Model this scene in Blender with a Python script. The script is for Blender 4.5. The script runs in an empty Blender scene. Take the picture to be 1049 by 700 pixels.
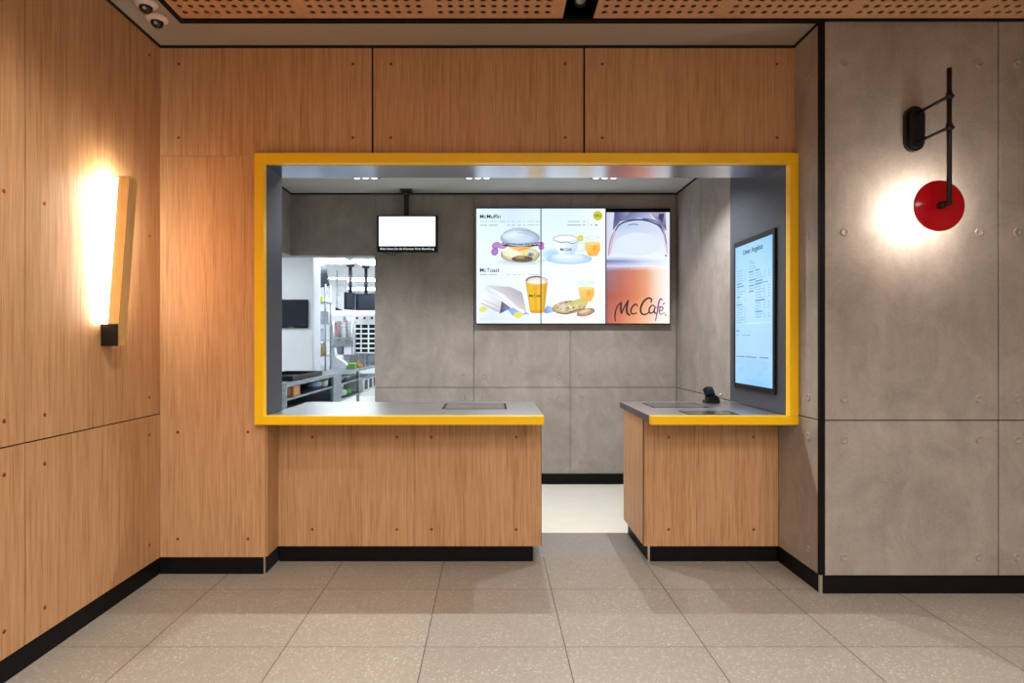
import bpy, bmesh, math, random
from mathutils import Vector, Matrix, Euler
random.seed(7)
S = bpy.context.scene
COL = S.collection
PI = math.pi

# ------------------------------------------------------------------ camera
EYE = 1.31
F, VX, VY = 618.0, 503.0, 350.0
cam = bpy.data.cameras.new('camera'); cam_o = bpy.data.objects.new('camera', cam); COL.objects.link(cam_o)
cam_o.location = (0, 0, EYE); cam_o.rotation_euler = (PI / 2, 0, 0)
cam.sensor_width = 36; cam.lens = F / 1049 * 36; cam.shift_x = (524.5 - VX) / 1049
cam.clip_start = 0.05
S.camera = cam_o
S.view_settings.view_transform = 'Standard'; S.view_settings.look = 'None'
S.view_settings.exposure = 0.12; S.view_settings.gamma = 1; S.view_settings.use_curve_mapping = False


def at(px, py, Y):
    return Vector(((px - VX) / F * Y, Y, EYE - (py - VY) / F * Y))


def lin(r, g, b):
    f = lambda c: (c / 255 / 12.92) if c / 255 <= .04045 else ((c / 255 + .055) / 1.055) ** 2.4
    return (f(r), f(g), f(b), 1)


# ------------------------------------------------------------------ materials
def mat(name, col, rough=.5, metal=0., spec=.5, emit=None, estr=0., coat=0.):
    m = bpy.data.materials.new(name); m.use_nodes = True
    b = m.node_tree.nodes['Principled BSDF']
    b.inputs['Base Color'].default_value = (*col[:3], 1)
    b.inputs['Roughness'].default_value = rough; b.inputs['Metallic'].default_value = metal
    b.inputs['Specular IOR Level'].default_value = spec
    b.inputs['Coat Weight'].default_value = coat
    if emit:
        b.inputs['Emission Color'].default_value = (*emit[:3], 1); b.inputs['Emission Strength'].default_value = estr
    return m


def nodes(m):
    nt = m.node_tree
    return nt, nt.nodes, nt.links, nt.nodes['Principled BSDF']


def mottled(name, c1, c2, scale=(8, 8, 8), rough=.5, metal=0., bump=0., detail=4, spec=.5, rvar=0.):
    m = mat(name, c1, rough, metal, spec); nt, N, L, b = nodes(m)
    tc = N.new('ShaderNodeTexCoord'); mp = N.new('ShaderNodeMapping'); mp.inputs['Scale'].default_value = scale
    no = N.new('ShaderNodeTexNoise'); no.inputs['Scale'].default_value = 1; no.inputs['Detail'].default_value = detail
    no.inputs['Roughness'].default_value = .6
    cr = N.new('ShaderNodeValToRGB'); cr.color_ramp.elements[0].position = .3; cr.color_ramp.elements[1].position = .7
    cr.color_ramp.elements[0].color = (*c1[:3], 1); cr.color_ramp.elements[1].color = (*c2[:3], 1)
    L.new(tc.outputs['Object'], mp.inputs['Vector']); L.new(mp.outputs['Vector'], no.inputs['Vector'])
    L.new(no.outputs['Fac'], cr.inputs['Fac']); L.new(cr.outputs['Color'], b.inputs['Base Color'])
    if bump:
        bu = N.new('ShaderNodeBump'); bu.inputs['Strength'].default_value = bump; bu.inputs['Distance'].default_value = .003
        L.new(no.outputs['Fac'], bu.inputs['Height']); L.new(bu.outputs['Normal'], b.inputs['Normal'])
    return m


def wood_mat(name, base, dark, light):
    """Oak veneer: fine streaks along Z, broader cathedral figure, tone shift from one board to the next."""
    m = mat(name, base, .52, 0, .35); nt, N, L, b = nodes(m)
    tc = N.new('ShaderNodeTexCoord'); oi = N.new('ShaderNodeObjectInfo')
    off = N.new('ShaderNodeVectorMath'); off.operation = 'MULTIPLY_ADD'
    off.inputs[1].default_value = (1, 1, 1)
    cx = N.new('ShaderNodeCombineXYZ'); mu = N.new('ShaderNodeMath'); mu.operation = 'MULTIPLY'; mu.inputs[1].default_value = 37
    L.new(oi.outputs['Random'], mu.inputs[0])
    for i in range(3): L.new(mu.outputs[0], cx.inputs[i])
    L.new(tc.outputs['Object'], off.inputs[0]); L.new(cx.outputs[0], off.inputs[2])

    def noise(scale, detail, dist=0.):
        mp = N.new('ShaderNodeMapping'); mp.inputs['Scale'].default_value = scale
        no = N.new('ShaderNodeTexNoise'); no.inputs['Scale'].default_value = 1; no.inputs['Detail'].default_value = detail
        no.inputs['Distortion'].default_value = dist
        L.new(off.outputs[0], mp.inputs['Vector']); L.new(mp.outputs[0], no.inputs['Vector'])
        return no.outputs['Fac']
    fine = noise((170, 170, 5), 3); mid = noise((62, 62, 1.5), 5, .5); broad = noise((6, 6, .25), 2)
    add = N.new('ShaderNodeMath'); add.operation = 'MULTIPLY_ADD'; add.inputs[1].default_value = .5
    L.new(fine, add.inputs[0]); 
    m2 = N.new('ShaderNodeMath'); m2.operation = 'MULTIPLY'; m2.inputs[1].default_value = .34; L.new(mid, m2.inputs[0])
    L.new(m2.outputs[0], add.inputs[2])
    a2 = N.new('ShaderNodeMath'); a2.operation = 'MULTIPLY_ADD'; a2.inputs[1].default_value = .16
    L.new(broad, a2.inputs[0]); L.new(add.outputs[0], a2.inputs[2])
    cr = N.new('ShaderNodeValToRGB'); e = cr.color_ramp.elements
    e[0].position = .36; e[0].color = (*dark, 1); e[1].position = .64; e[1].color = (*light, 1)
    k = cr.color_ramp.elements.new(.48); k.color = (*base, 1)
    L.new(a2.outputs[0], cr.inputs['Fac']); L.new(cr.outputs['Color'], b.inputs['Base Color'])
    bu = N.new('ShaderNodeBump'); bu.inputs['Strength'].default_value = .12; bu.inputs['Distance'].default_value = .001
    L.new(fine, bu.inputs['Height']); L.new(bu.outputs['Normal'], b.inputs['Normal'])
    return m


def concrete_mat(name, c):
    m = mat(name, c, .6, 0, .4); nt, N, L, b = nodes(m)
    tc = N.new('ShaderNodeTexCoord')

    def noise(scale, detail, rough=.6, dist=0.):
        mp = N.new('ShaderNodeMapping'); mp.inputs['Scale'].default_value = scale
        no = N.new('ShaderNodeTexNoise'); no.inputs['Scale'].default_value = 1; no.inputs['Detail'].default_value = detail
        no.inputs['Roughness'].default_value = rough; no.inputs['Distortion'].default_value = dist
        L.new(tc.outputs['Object'], mp.inputs['Vector']); L.new(mp.outputs[0], no.inputs['Vector'])
        return no.outputs['Fac']
    cloud = noise((4.2, 4.2, 3.2), 8, .68, .5); run = noise((14, 14, 2.4), 3); grain = noise((70, 70, 70), 3)
    mix = N.new('ShaderNodeMath'); mix.operation = 'MULTIPLY_ADD'; mix.inputs[1].default_value = .66; L.new(cloud, mix.inputs[0])
    r2 = N.new('ShaderNodeMath'); r2.operation = 'MULTIPLY_ADD'; r2.inputs[1].default_value = .12; L.new(run, r2.inputs[0])
    g2 = N.new('ShaderNodeMath'); g2.operation = 'MULTIPLY'; g2.inputs[1].default_value = .22; L.new(grain, g2.inputs[0])
    L.new(g2.outputs[0], r2.inputs[2]); L.new(r2.outputs[0], mix.inputs[2])
    cr = N.new('ShaderNodeValToRGB'); e = cr.color_ramp.elements
    e[0].position = .34; e[0].color = tuple(x * .74 for x in c[:3]) + (1,)
    e[1].position = .64; e[1].color = tuple(x * 1.22 for x in c[:3]) + (1,)
    L.new(mix.outputs[0], cr.inputs['Fac']); L.new(cr.outputs['Color'], b.inputs['Base Color'])
    bu = N.new('ShaderNodeBump'); bu.inputs['Strength'].default_value = .15; bu.inputs['Distance'].default_value = .002
    L.new(mix.outputs[0], bu.inputs['Height']); L.new(bu.outputs['Normal'], b.inputs['Normal'])
    return m


def tile_mat(name, c, grout, x0, y0, pitch):
    """Speckled stone tiles 60 x 60 with thin dark joints."""
    m = mat(name, c, .42, 0, .5); nt, N, L, b = nodes(m)
    tc = N.new('ShaderNodeTexCoord')
    sx = N.new('ShaderNodeSeparateXYZ'); L.new(tc.outputs['Object'], sx.inputs[0])

    def M(op, *a):
        n = N.new('ShaderNodeMath'); n.operation = op
        for i, v in enumerate(a):
            if isinstance(v, (int, float)): n.inputs[i].default_value = v
            else: L.new(v, n.inputs[i])
        return n.outputs[0]

    def joint(v, o, w):
        t = M('FRACT', M('DIVIDE', M('ADD', v, -o + pitch * 50), pitch))
        d = M('MULTIPLY', M('MINIMUM', t, M('SUBTRACT', 1.0, t)), pitch)
        return M('LESS_THAN', d, w), M('FLOOR', M('DIVIDE', M('ADD', v, -o + pitch * 50), pitch))
    jx, ix = joint(sx.outputs[0], x0, .0021); jy, iy = joint(sx.outputs[1], y0, .0017)
    j = M('MAXIMUM', jx, jy)
    sp = N.new('ShaderNodeTexVoronoi'); sp.inputs['Scale'].default_value = 150; L.new(tc.outputs['Object'], sp.inputs['Vector'])
    no = N.new('ShaderNodeTexNoise'); no.inputs['Scale'].default_value = 150; no.inputs['Detail'].default_value = 2
    L.new(tc.outputs['Object'], no.inputs['Vector'])
    cl = N.new('ShaderNodeTexNoise'); cl.inputs['Scale'].default_value = 4; L.new(tc.outputs['Object'], cl.inputs['Vector'])
    sep = N.new('ShaderNodeSeparateColor'); L.new(sp.outputs['Color'], sep.inputs[0])
    cr = N.new('ShaderNodeValToRGB'); e = cr.color_ramp.elements; cr.color_ramp.interpolation = 'LINEAR'
    e[0].position = 0; e[0].color = tuple(x * .6 for x in c[:3]) + (1,)
    e[1].position = .93; e[1].color = tuple(min(1, x * k_) for x, k_ in zip(c[:3], (1.8, 1.88, 2.0))) + (1,)
    k = e.new(.35); k.color = (*c[:3], 1); k = e.new(.78); k.color = tuple(x * 1.06 for x in c[:3]) + (1,)
    f = M('MULTIPLY_ADD', no.outputs['Fac'], .35, M('MULTIPLY_ADD', cl.outputs['Fac'], .15, M('MULTIPLY', sep.outputs[0], .62)))
    L.new(f, cr.inputs['Fac'])
    wn = N.new('ShaderNodeTexWhiteNoise'); cv = N.new('ShaderNodeCombineXYZ'); L.new(ix, cv.inputs[0]); L.new(iy, cv.inputs[1])
    L.new(cv.outputs[0], wn.inputs['Vector'])
    hs = N.new('ShaderNodeHueSaturation'); L.new(cr.outputs['Color'], hs.inputs['Color'])
    L.new(M('MULTIPLY_ADD', wn.outputs['Value'], .1, .95), hs.inputs['Value'])
    mx = N.new('ShaderNodeMix'); mx.data_type = 'RGBA'
    L.new(j, mx.inputs['Factor']); L.new(hs.outputs['Color'], mx.inputs['A']); mx.inputs['B'].default_value = (*grout[:3], 1)
    L.new(mx.outputs['Result'], b.inputs['Base Color'])
    L.new(M('MULTIPLY_ADD', no.outputs['Fac'], .2, .32), b.inputs['Roughness'])
    return m


def screen_mat(name, strength):
    m = bpy.data.materials.new(name); m.use_nodes = True; nt = m.node_tree; N, L = nt.nodes, nt.links
    b = N['Principled BSDF']; a = N.new('ShaderNodeVertexColor'); a.layer_name = 'Col'
    b.inputs['Base Color'].default_value = (.01, .01, .012, 1); b.inputs['Roughness'].default_value = .3
    L.new(a.outputs['Color'], b.inputs['Emission Color']); b.inputs['Emission Strength'].default_value = strength
    return m


M_ = {}
M_['wood'] = wood_mat('oak_veneer', (.51, .290, .143), (.365, .185, .080), (.61, .370, .198))
M_['ceil_wood'] = wood_mat('perforated_oak', (.52, .285, .15), (.43, .22, .105), (.60, .35, .19))
M_['lamp_wood'] = wood_mat('lamp_oak', (.62, .40, .16), (.54, .33, .12), (.68, .46, .21))
M_['concrete'] = concrete_mat('concrete_panel', (.33, .30, .275))
M_['dimple'] = mottled('concrete_plug', (.30, .27, .24), (.36, .32, .29), (60, 60, 60), .6)
M_['tile'] = tile_mat('speckled_tile', (.285, .262, .226), (.04, .033, .028), .318, 2.587, .6)
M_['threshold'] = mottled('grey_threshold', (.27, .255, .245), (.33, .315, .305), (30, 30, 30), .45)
M_['kfloor'] = mottled('cream_resin_floor', (.76, .75, .68), (.82, .80, .73), (5, 5, 5), .35)
M_['soffit'] = mottled('soffit_paint', (.33, .29, .245), (.35, .305, .255), (2, 2, 2), .7)
M_['kceil'] = mottled('grey_ceiling_paint', (.47, .48, .47), (.5, .51, .5), (2, 2, 2), .8)
M_['black'] = mottled('black_laminate', (.0045, .0045, .005), (.007, .007, .0075), (20, 20, 20), .5, spec=.12)
M_['gap'] = mat('dark_joint', (.006, .005, .005), .9)
M_['silver'] = mottled('brushed_aluminium', (.62, .6, .57), (.7, .68, .65), (200, 200, 4), .35, 1)
M_['screw'] = mottled('copper_screw', (.30, .022, .010), (.36, .032, .014), (300, 300, 300), .35, .2)
M_['yellow'] = mottled('yellow_lacquer', (.95, .575, .004), (.97, .595, .005), (3, 3, 3), .32, 0)
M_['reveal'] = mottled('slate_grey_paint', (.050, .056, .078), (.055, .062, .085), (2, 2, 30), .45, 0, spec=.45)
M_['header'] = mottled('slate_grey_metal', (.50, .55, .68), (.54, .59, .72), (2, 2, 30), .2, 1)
M_['steel'] = mottled('brushed_steel_top', (.50, .51, .54), (.57, .58, .61), (3, 120, 3), .33, 1)
M_['steel_edge'] = mottled('dark_steel_edge', (.11, .11, .115), (.14, .14, .145), (30, 30, 30), .45, .6)
M_['darkglass'] = mat('dark_glass', (.10, .11, .125), .12, .3, .6)
M_['redglass'] = mat('red_lacquer', (.58, .002, .016), .12, 0, .35, coat=.35)
M_['blackmetal'] = mat('black_metal', (.008, .008, .009), .3, .2)
M_['plastic_black'] = mottled('black_plastic', (.006, .0065, .008), (.009, .0095, .011), (40, 40, 40), .4, spec=.2)
M_['plastic_grey'] = mottled('grey_plastic', (.35, .35, .35), (.42, .42, .42), (40, 40, 40), .35)
M_['white'] = mottled('white_paint', (.78, .80, .82), (.82, .84, .86), (3, 3, 3), .5)
M_['camwhite'] = mat('camera_white', (.78, .68, .62), .4)
M_['camdome'] = mat('camera_dome', (.008, .008, .008), .08, 0, .6)
M_['led_warm'] = mat('led_strip', (1, .9, .7), .5, emit=(1, .89, .72), estr=130)
M_['led_neutral'] = mat('lamp_diffuser', (1, .95, .85), .5, emit=(1, .92, .78), estr=90)
M_['led_cool'] = mat('light_panel_diffuser', (1, 1, 1), .5, emit=(.86, .94, 1), estr=20)
M_['down'] = mat('downlight_lens', (1, 1, 1), .5, emit=(.95, .97, 1), estr=1.6)
M_['wallwhite'] = mottled('kitchen_wall_paint', (.70, .73, .76), (.74, .77, .80), (2, 2, 2), .6)
M_['kw'] = mottled('kitchen_steel', (.26, .28, .31), (.42, .45, .48), (4, 4, 40), .35, .8)
M_['screen'] = screen_mat('display_picture', 1.0)
M_['screen_hot'] = screen_mat('display_picture_bright', 1.25)
M_['ink'] = mat('display_lettering', (.01, .01, .01), .6)
M_['caption'] = mat('display_caption', (.5, .5, .5), .5, emit=(.75, .8, .85), estr=.8)
M_['off'] = mat('screen_off', (.008, .011, .02), .18)
for n, c in dict(green=(.12, .42, .05), lime=(.5, .62, .05), orange=(.75, .36, .05), brown=(.34, .17, .07), paper=(.82, .83, .85),
                 red=(.5, .09, .03), bluebag=(.45, .58, .75), amber=(.62, .40, .12), pink=(.7, .42, .45)).items():
    M_[n] = mottled('kitchen_' + n, tuple(x * .92 for x in c), c, (25, 25, 25), .45)


# ------------------------------------------------------------------ mesh helpers
class MB:
    def __init__(self):
        self.bm = bmesh.new()

    def box(self, x0, x1, y0, y1, z0, z1, bev=0., seg=1, mx=None):
        r = bmesh.ops.create_cube(self.bm, size=1)
        vs = r['verts']
        c = Vector(((x0 + x1) / 2, (y0 + y1) / 2, (z0 + z1) / 2)); d = (abs(x1 - x0), abs(y1 - y0), abs(z1 - z0))
        for v in vs: v.co = Vector((v.co.x * d[0], v.co.y * d[1], v.co.z * d[2])) + c
        if bev:
            es = list({e for v in vs for e in v.link_edges})
            q = bmesh.ops.bevel(self.bm, geom=es, offset=bev, segments=seg, affect='EDGES', profile=.5)
            vs = list({v for f in q['faces'] for v in f.verts} | {v for v in vs if v.is_valid})
        if mx is not None:
            for v in vs: v.co = mx @ v.co
        return self

    def cyl(self, a, b, r, r2=None, n=20, cap=True):
        a, b = Vector(a), Vector(b); r2 = r if r2 is None else r2
        z = (b - a).normalized(); x = z.orthogonal().normalized(); y = z.cross(x)
        A = [self.bm.verts.new(a + (x * math.cos(t) + y * math.sin(t)) * r) for t in [2 * PI * i / n for i in range(n)]]
        B = [self.bm.verts.new(b + (x * math.cos(t) + y * math.sin(t)) * r2) for t in [2 * PI * i / n for i in range(n)]]
        for i in range(n):
            f = self.bm.faces.new((A[i], A[(i + 1) % n], B[(i + 1) % n], B[i])); f.smooth = True
        if cap:
            self.bm.faces.new(A[::-1]); self.bm.faces.new(B)
        return self

    def lathe(self, prof, c=(0, 0, 0), axis=(0, 0, 1), n=28, smooth=True):
        """prof: list of (radius, height along axis)"""
        c = Vector(c); z = Vector(axis).normalized(); x = z.orthogonal().normalized(); y = z.cross(x)
        rings = []
        for r, h in prof:
            if r < 1e-6: rings.append([self.bm.verts.new(c + z * h)])
            else: rings.append([self.bm.verts.new(c + z * h + (x * math.cos(2 * PI * i / n) + y * math.sin(2 * PI * i / n)) * r) for i in range(n)])
        for A, B in zip(rings, rings[1:]):
            for i in range(n):
                j = (i + 1) % n
                if len(A) == 1 and len(B) == 1: continue
                if len(A) == 1: f = self.bm.faces.new((A[0], B[j], B[i]))
                elif len(B) == 1: f = self.bm.faces.new((A[i], A[j], B[0]))
                else: f = self.bm.faces.new((A[i], A[j], B[j], B[i]))
                f.smooth = smooth
        return self

    def tube(self, pts, r, n=10):
        for a, b in zip(pts, pts[1:]): self.cyl(a, b, r, n=n)
        for p in pts[1:-1]: self.ball(p, r, 8)
        return self

    def ball(self, c, r, n=16, sc=(1, 1, 1)):
        q = bmesh.ops.create_uvsphere(self.bm, u_segments=n, v_segments=max(6, n // 2), radius=r)
        for v in q['verts']:
            v.co = Vector((v.co.x * sc[0], v.co.y * sc[1], v.co.z * sc[2])) + Vector(c)
            for f in v.link_faces: f.smooth = True
        return self

    def prism(self, poly, d, bev=0):
        """poly: list of 3D points (planar), extruded by vector d"""
        d = Vector(d); A = [self.bm.verts.new(Vector(p)) for p in poly]; B = [self.bm.verts.new(Vector(p) + d) for p in poly]
        self.bm.faces.new(A[::-1]); self.bm.faces.new(B); n = len(A)
        for i in range(n): self.bm.faces.new((A[i], A[(i + 1) % n], B[(i + 1) % n], B[i]))
        return self

    def quad(self, *p):
        self.bm.faces.new([self.bm.verts.new(Vector(q)) for q in p]); return self

    def text(self, s, size, mx, align='LEFT', shear=0., depth=.0, bold=0.):
        c = bpy.data.curves.new('t', 'FONT'); c.body = s; c.size = size; c.align_x = align; c.shear = shear; c.extrude = depth; c.offset = bold
        o = bpy.data.objects.new('t', c); COL.objects.link(o)
        bpy.context.view_layer.update()
        me = bpy.data.meshes.new_from_object(o.evaluated_get(bpy.context.evaluated_depsgraph_get()))
        me.transform(mx); self.bm.from_mesh(me)
        bpy.data.objects.remove(o); bpy.data.curves.remove(c); bpy.data.meshes.remove(me)
        return self

    def build(self, name, m, parent=None, base=None):
        if not any(True for _ in self.bm.faces): raise ValueError(name)
        if base is not None:
            for v in self.bm.verts: v.co -= Vector(base)
        off = Vector((0, 0, 0))
        if parent is not None:
            p = parent
            while p is not None: off += p.location; p = p.parent
            for v in self.bm.verts: v.co -= off
        bmesh.ops.recalc_face_normals(self.bm, faces=self.bm.faces)
        me = bpy.data.meshes.new(name); self.bm.to_mesh(me); self.bm.free()
        me.materials.append(M_[m] if isinstance(m, str) else m)
        o = bpy.data.objects.new(name, me); COL.objects.link(o)
        if base is not None: o.location = base
        o.parent = parent
        return o


def thing(name, label, cat, loc, group=None):
    o = bpy.data.objects.new(name, None); COL.objects.link(o); o.location = loc; o.empty_display_size = .1
    o['label'] = label; o['category'] = cat; o['kind'] = 'thing'
    if group: o['group'] = group
    return o


def tag(o, label, cat, group=None):
    o['label'] = label; o['category'] = cat; o['kind'] = 'thing'
    if group: o['group'] = group
    return o


def struct(name, label=None, loc=(0, 0, 0), cat=None):
    o = bpy.data.objects.new(name, None); COL.objects.link(o); o.location = loc; o.empty_display_size = .1
    return smark(o, label, cat)


def smark(o, label=None, cat=None):
    o['kind'] = 'structure'
    if label: o['label'] = label
    if cat: o['category'] = cat
    return o


def screws(parent, pts, normal):
    for p in pts:
        MB().lathe([(0, .0024), (.004, .0024), (.0073, .0017), (.0088, 0), (.0088, -.002)], p, normal, 14).build('screw', 'screw', parent)


def dimples(parent, pts, normal):
    for p in pts:
        MB().lathe([(.0, .0004), (.008, .0006), (.0135, .0022), (.0165, .0044), (.019, .0036), (.022, 0.0), (.022, -.001)], p, normal, 24).build('cone_plug', 'dimple', parent)


# ================================================================== THE SETTING
XL, YA, XR, YR = -1.862, 3.394, 1.707, 3.131        # left wall, oak wall, concrete return, concrete wall
ZC, ZK, YB = 2.974, 2.674, 5.545                    # ceiling, ceiling behind the counter, wall behind the counter
ZB = .096                                           # top of the baseboards
G = .003                                            # half joint

# floors
smark(MB().box(-1.95, 5.2, -3, 3.663, -.05, 0).build('floor', 'tile'), 'speckled warm grey stone tile floor', 'floor')
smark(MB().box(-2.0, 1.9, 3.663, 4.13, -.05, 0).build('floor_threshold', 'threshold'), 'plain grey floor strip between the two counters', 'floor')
smark(MB().box(-5.2, 1.9, 4.13, 14.6, -.05, -.001).build('floor_kitchen', 'kfloor'), 'cream resin floor behind the counters', 'floor')

# left oak wall
wl = struct('wall_left', 'oak panelled wall on the left with copper screws', (XL, 3.394, 0), 'wall')
MB().box(XL - .12, XL - .012, -3, 3.6, 0, 3.3).build('core', 'gap', wl)
yb = [3.394 - .982 * i for i in range(7)]
for i in range(6):
    y1, y0 = yb[i], yb[i + 1]
    for z0, z1, zs in ((ZB, .9036, (.2, .8)), (.9036, ZC, (1.005, 1.885, 2.872))):
        p = MB().box(XL - .012, XL, y0 + (G if i < 6 else 0), y1 - (G if i else 0), z0 + (G if z0 > .5 else 0), z1 - (G if z1 < 2 else 0.012), .0008).build('oak_panel', 'wood', wl)
        if i < 3: screws(p, [(XL, y, z) for y in (y0 + .105, y1 - .105) for z in zs], (1, 0, 0))
smark(MB().box(XL - .013, XL - .004, -3, YA, 0, ZB - .002, .001).build('baseboard_left', 'black'), 'black baseboard under the left oak wall', 'baseboard')

# oak wall around the serving opening
wb = struct('wall_back', 'oak panelled wall around the serving opening', (-1.862, YA, 0), 'wall')
MB().box(XL - .12, -1.27, YA + .012, 3.636, 0, 3.3).box(-1.27, 1.86, YA + .012, 3.648, 2.3535, 3.3).build('core', 'gap', wb)
tops = [(-1.862, -.667, (-1.757, -.777)), (-.667, .5245, (-.563, .417)), (.5245, 1.707, (.626, 1.609))]
for x0, x1, xs in tops:
    p = MB().box(x0 + (.0055 if x0 > -1.8 else 0), x1 - (.0055 if x1 < 1.7 else 0), YA, YA + .012, 2.354, ZC - .012, .0008).build('oak_panel', 'wood', wb)
    screws(p, [(x, YA, z) for x in xs for z in (2.458, 2.872)], (0, -1, 0))
p = MB().box(-1.862, -1.2695, YA, YA + .012, ZB, 2.3525, .0008).build('oak_panel', 'wood', wb)
screws(p, [(x, YA, z) for x in (-1.763, -1.3675) for z in (.199, .80)], (0, -1, 0))
MB().box(-1.27, -1.262, YA + .012, 3.60, ZB, .85, .0008).build('oak_return_panel', 'wood', wb)
smark(MB().box(-1.866, -1.273, YA + .004, YA + .012, 0, ZB - .002).box(-1.279, -1.273, YA + .005, 3.6, 0, ZB - .002).build('baseboard_back', 'black'), 'black baseboard under the oak wall beside the counter', 'baseboard')
smark(MB().box(-1.281, -1.2715, YA + .0025, YA + .014, 0, ZB - .001, .001).build('trim_1', 'silver'), 'silver corner strip on the baseboard left of the counter', 'trim')

# slate grey lining of the opening
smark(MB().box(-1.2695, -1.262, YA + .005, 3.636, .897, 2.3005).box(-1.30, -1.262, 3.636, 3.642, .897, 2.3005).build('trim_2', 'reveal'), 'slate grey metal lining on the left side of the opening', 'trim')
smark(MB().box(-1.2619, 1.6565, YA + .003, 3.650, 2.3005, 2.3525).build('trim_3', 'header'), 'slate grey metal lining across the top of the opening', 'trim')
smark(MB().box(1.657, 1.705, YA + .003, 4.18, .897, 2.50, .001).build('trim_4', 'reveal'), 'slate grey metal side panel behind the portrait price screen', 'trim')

# concrete return and concrete wall on the right
wr = struct('wall_return', 'narrow concrete return wall right of the opening', (XR, YR, 0), 'wall')
MB().box(XR + .012, XR + .1, YR + .02, 3.66, 0, 3.3).build('core', 'gap', wr)
for z0, z1 in ((ZB, .90), (.90, ZC)):
    MB().box(XR, XR + .012, YR + .006, 3.66, z0 + (G if z0 > .5 else 0), z1 - (G if z1 < 2 else .012), .0008).build('concrete_panel', 'concrete', wr)
dimples(wr, [(XR, 3.247, z) for z in (.19, .80, 1.01, 1.88, 2.75)], (-1, 0, 0))
smark(MB().box(XR + .003, XR + .012, YR + .01, 3.66, 0, ZB - .002).build('baseboard_return', 'black'), 'black baseboard under the concrete return wall', 'baseboard')
wc = struct('wall_right', 'concrete panelled wall on the right behind the red disc lamp', (XR, YR, 0), 'wall')
MB().box(XR + .03, 5.2, YR + .012, YR + .12, 0, 3.3).build('core', 'gap', wc)
MB().box(XR - .001, XR + .027, YR + .001, YR + .02, ZB, ZC + .02).build('corner_profile', 'black', wc)
xs_ = [1.7345, 2.634, 3.534, 4.434, 5.2]
for i in range(4):
    x0, x1 = xs_[i], xs_[i + 1]
    for z0, z1, zs in ((ZB, .90, (.19, .798)), (.90, ZC, (1.011, 1.877, 2.754))):
        p = MB().box(x0 + (G if i else 0), x1 - G, YR, YR + .012, z0 + (G if z0 > .5 else 0), z1 - (G if z1 < 2 else -.02), .0008).build('concrete_panel', 'concrete', wc)
        if i < 2: dimples(p, [(x, YR, z) for x in (x0 + .1, x1 - .1) for z in zs], (0, -1, 0))
smark(MB().box(XR + .014, 5.2, YR + .003, YR + .012, 0, ZB - .002).build('baseboard_right', 'black'), 'black baseboard under the concrete wall on the right', 'baseboard')
smark(MB().box(XR - .0005, XR + .0145, YR + .0005, YR + .015, 0, ZB - .001, .001).build('trim_5', 'silver'), 'silver corner strip on the baseboard at the concrete corner', 'trim')

# the rest of the dining room
smark(MB().box(XL - .1, 5.3, -3.12, -3, 0, 3.3).build('wall_rear', 'concrete'), 'concrete wall behind the viewer', 'wall')
smark(MB().box(5.2, 5.3, -3, YR + .1, 0, 3.3).build('wall_side', 'wood'), 'oak wall at the far right of the dining room', 'wall')

# ceiling: painted border, black edge trim, perforated oak panels, black slot
ce = struct('ceiling', 'ceiling of perforated oak panels with a painted border', (0, 3.0, ZC), 'ceiling')
MB().box(XL, XR + .02, 3.15, YA - .006, ZC, ZC + .02).box(XL + .006, -1.62, -3, 3.15, ZC, ZC + .02).build('painted_border', 'soffit', ce)
MB().box(XL, XL + .008, -3, YA, ZC - .008, ZC + .02).box(XL, XR, YA - .008, YA, ZC - .008, ZC + .02).box(XR - .008, XR + .012, YR, YA, ZC - .008, ZC + .02).build('shadow_gap', 'gap', ce)
MB().box(-1.62, 5.2, 3.112, 3.15, ZC - .004, ZC + .02).box(-1.62, -1.592, 1.36, 3.112, ZC - .004, ZC + .02).build('edge_trim', 'black', ce)
MB().box(XL - .1, 5.3, -3.1, 3.66, 3.42, 3.46).build('slab', 'gap', ce)


def perforated(x0, x1, starts, y1, y0, ymin):
    mb = MB(); bm = mb.bm; P, R, n = .0542, .0145, 16
    rows = 0; y = y1
    cols = []
    for s in starts:
        for k in range(11):
            x = s + P * k
            if x0 + P / 2 < x < x1 - P / 2: cols.append(x)
    def q(a, b, c, d):
        if b - a > 1e-5 and d - c > 1e-5: mb.quad((a, c, ZC), (b, c, ZC), (b, d, ZC), (a, d, ZC))
    ytop = y1 - .056
    q(x0, x1, ytop - P / 2 + P, y1)
    yy = ytop
    while yy > ymin:
        e = x0
        for cx in cols:
            q(e, cx - P / 2, yy - P / 2, yy + P / 2)
            ring, outer, top = [], [], []
            for i in range(n):
                t = 2 * PI * i / n; c, s = math.cos(t), math.sin(t); k = (P / 2) / max(abs(c), abs(s))
                ring.append(bm.verts.new((cx + R * c, yy + R * s, ZC))); outer.append(bm.verts.new((cx + k * c, yy + k * s, ZC)))
                top.append(bm.verts.new((cx + R * c, yy + R * s, ZC + .005)))
            for i in range(n):
                j = (i + 1) % n
                bm.faces.new((outer[i], outer[j], ring[j], ring[i])); bm.faces.new((ring[i], ring[j], top[j], top[i]))
            e = cx + P / 2
        q(e, x1, yy - P / 2, yy + P / 2)
        yy -= P
    q(x0, x1, y0, yy + P / 2)
    mb.quad((x0, y0, ZC), (x0, y1, ZC), (x0, y1, ZC + .018), (x0, y0, ZC + .018)); mb.quad((x1, y0, ZC), (x1, y1, ZC), (x1, y1, ZC + .018), (x1, y0, ZC + .018))
    mb.quad((x0, y0, ZC), (x1, y0, ZC), (x1, y0, ZC + .018), (x0, y0, ZC + .018))
    mb.build('perforated_panel', 'ceil_wood', ce)
    MB().box(x0, x1, y0, y1, ZC + .006, ZC + .03).build('felt_backing', 'gap', ce)


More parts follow.
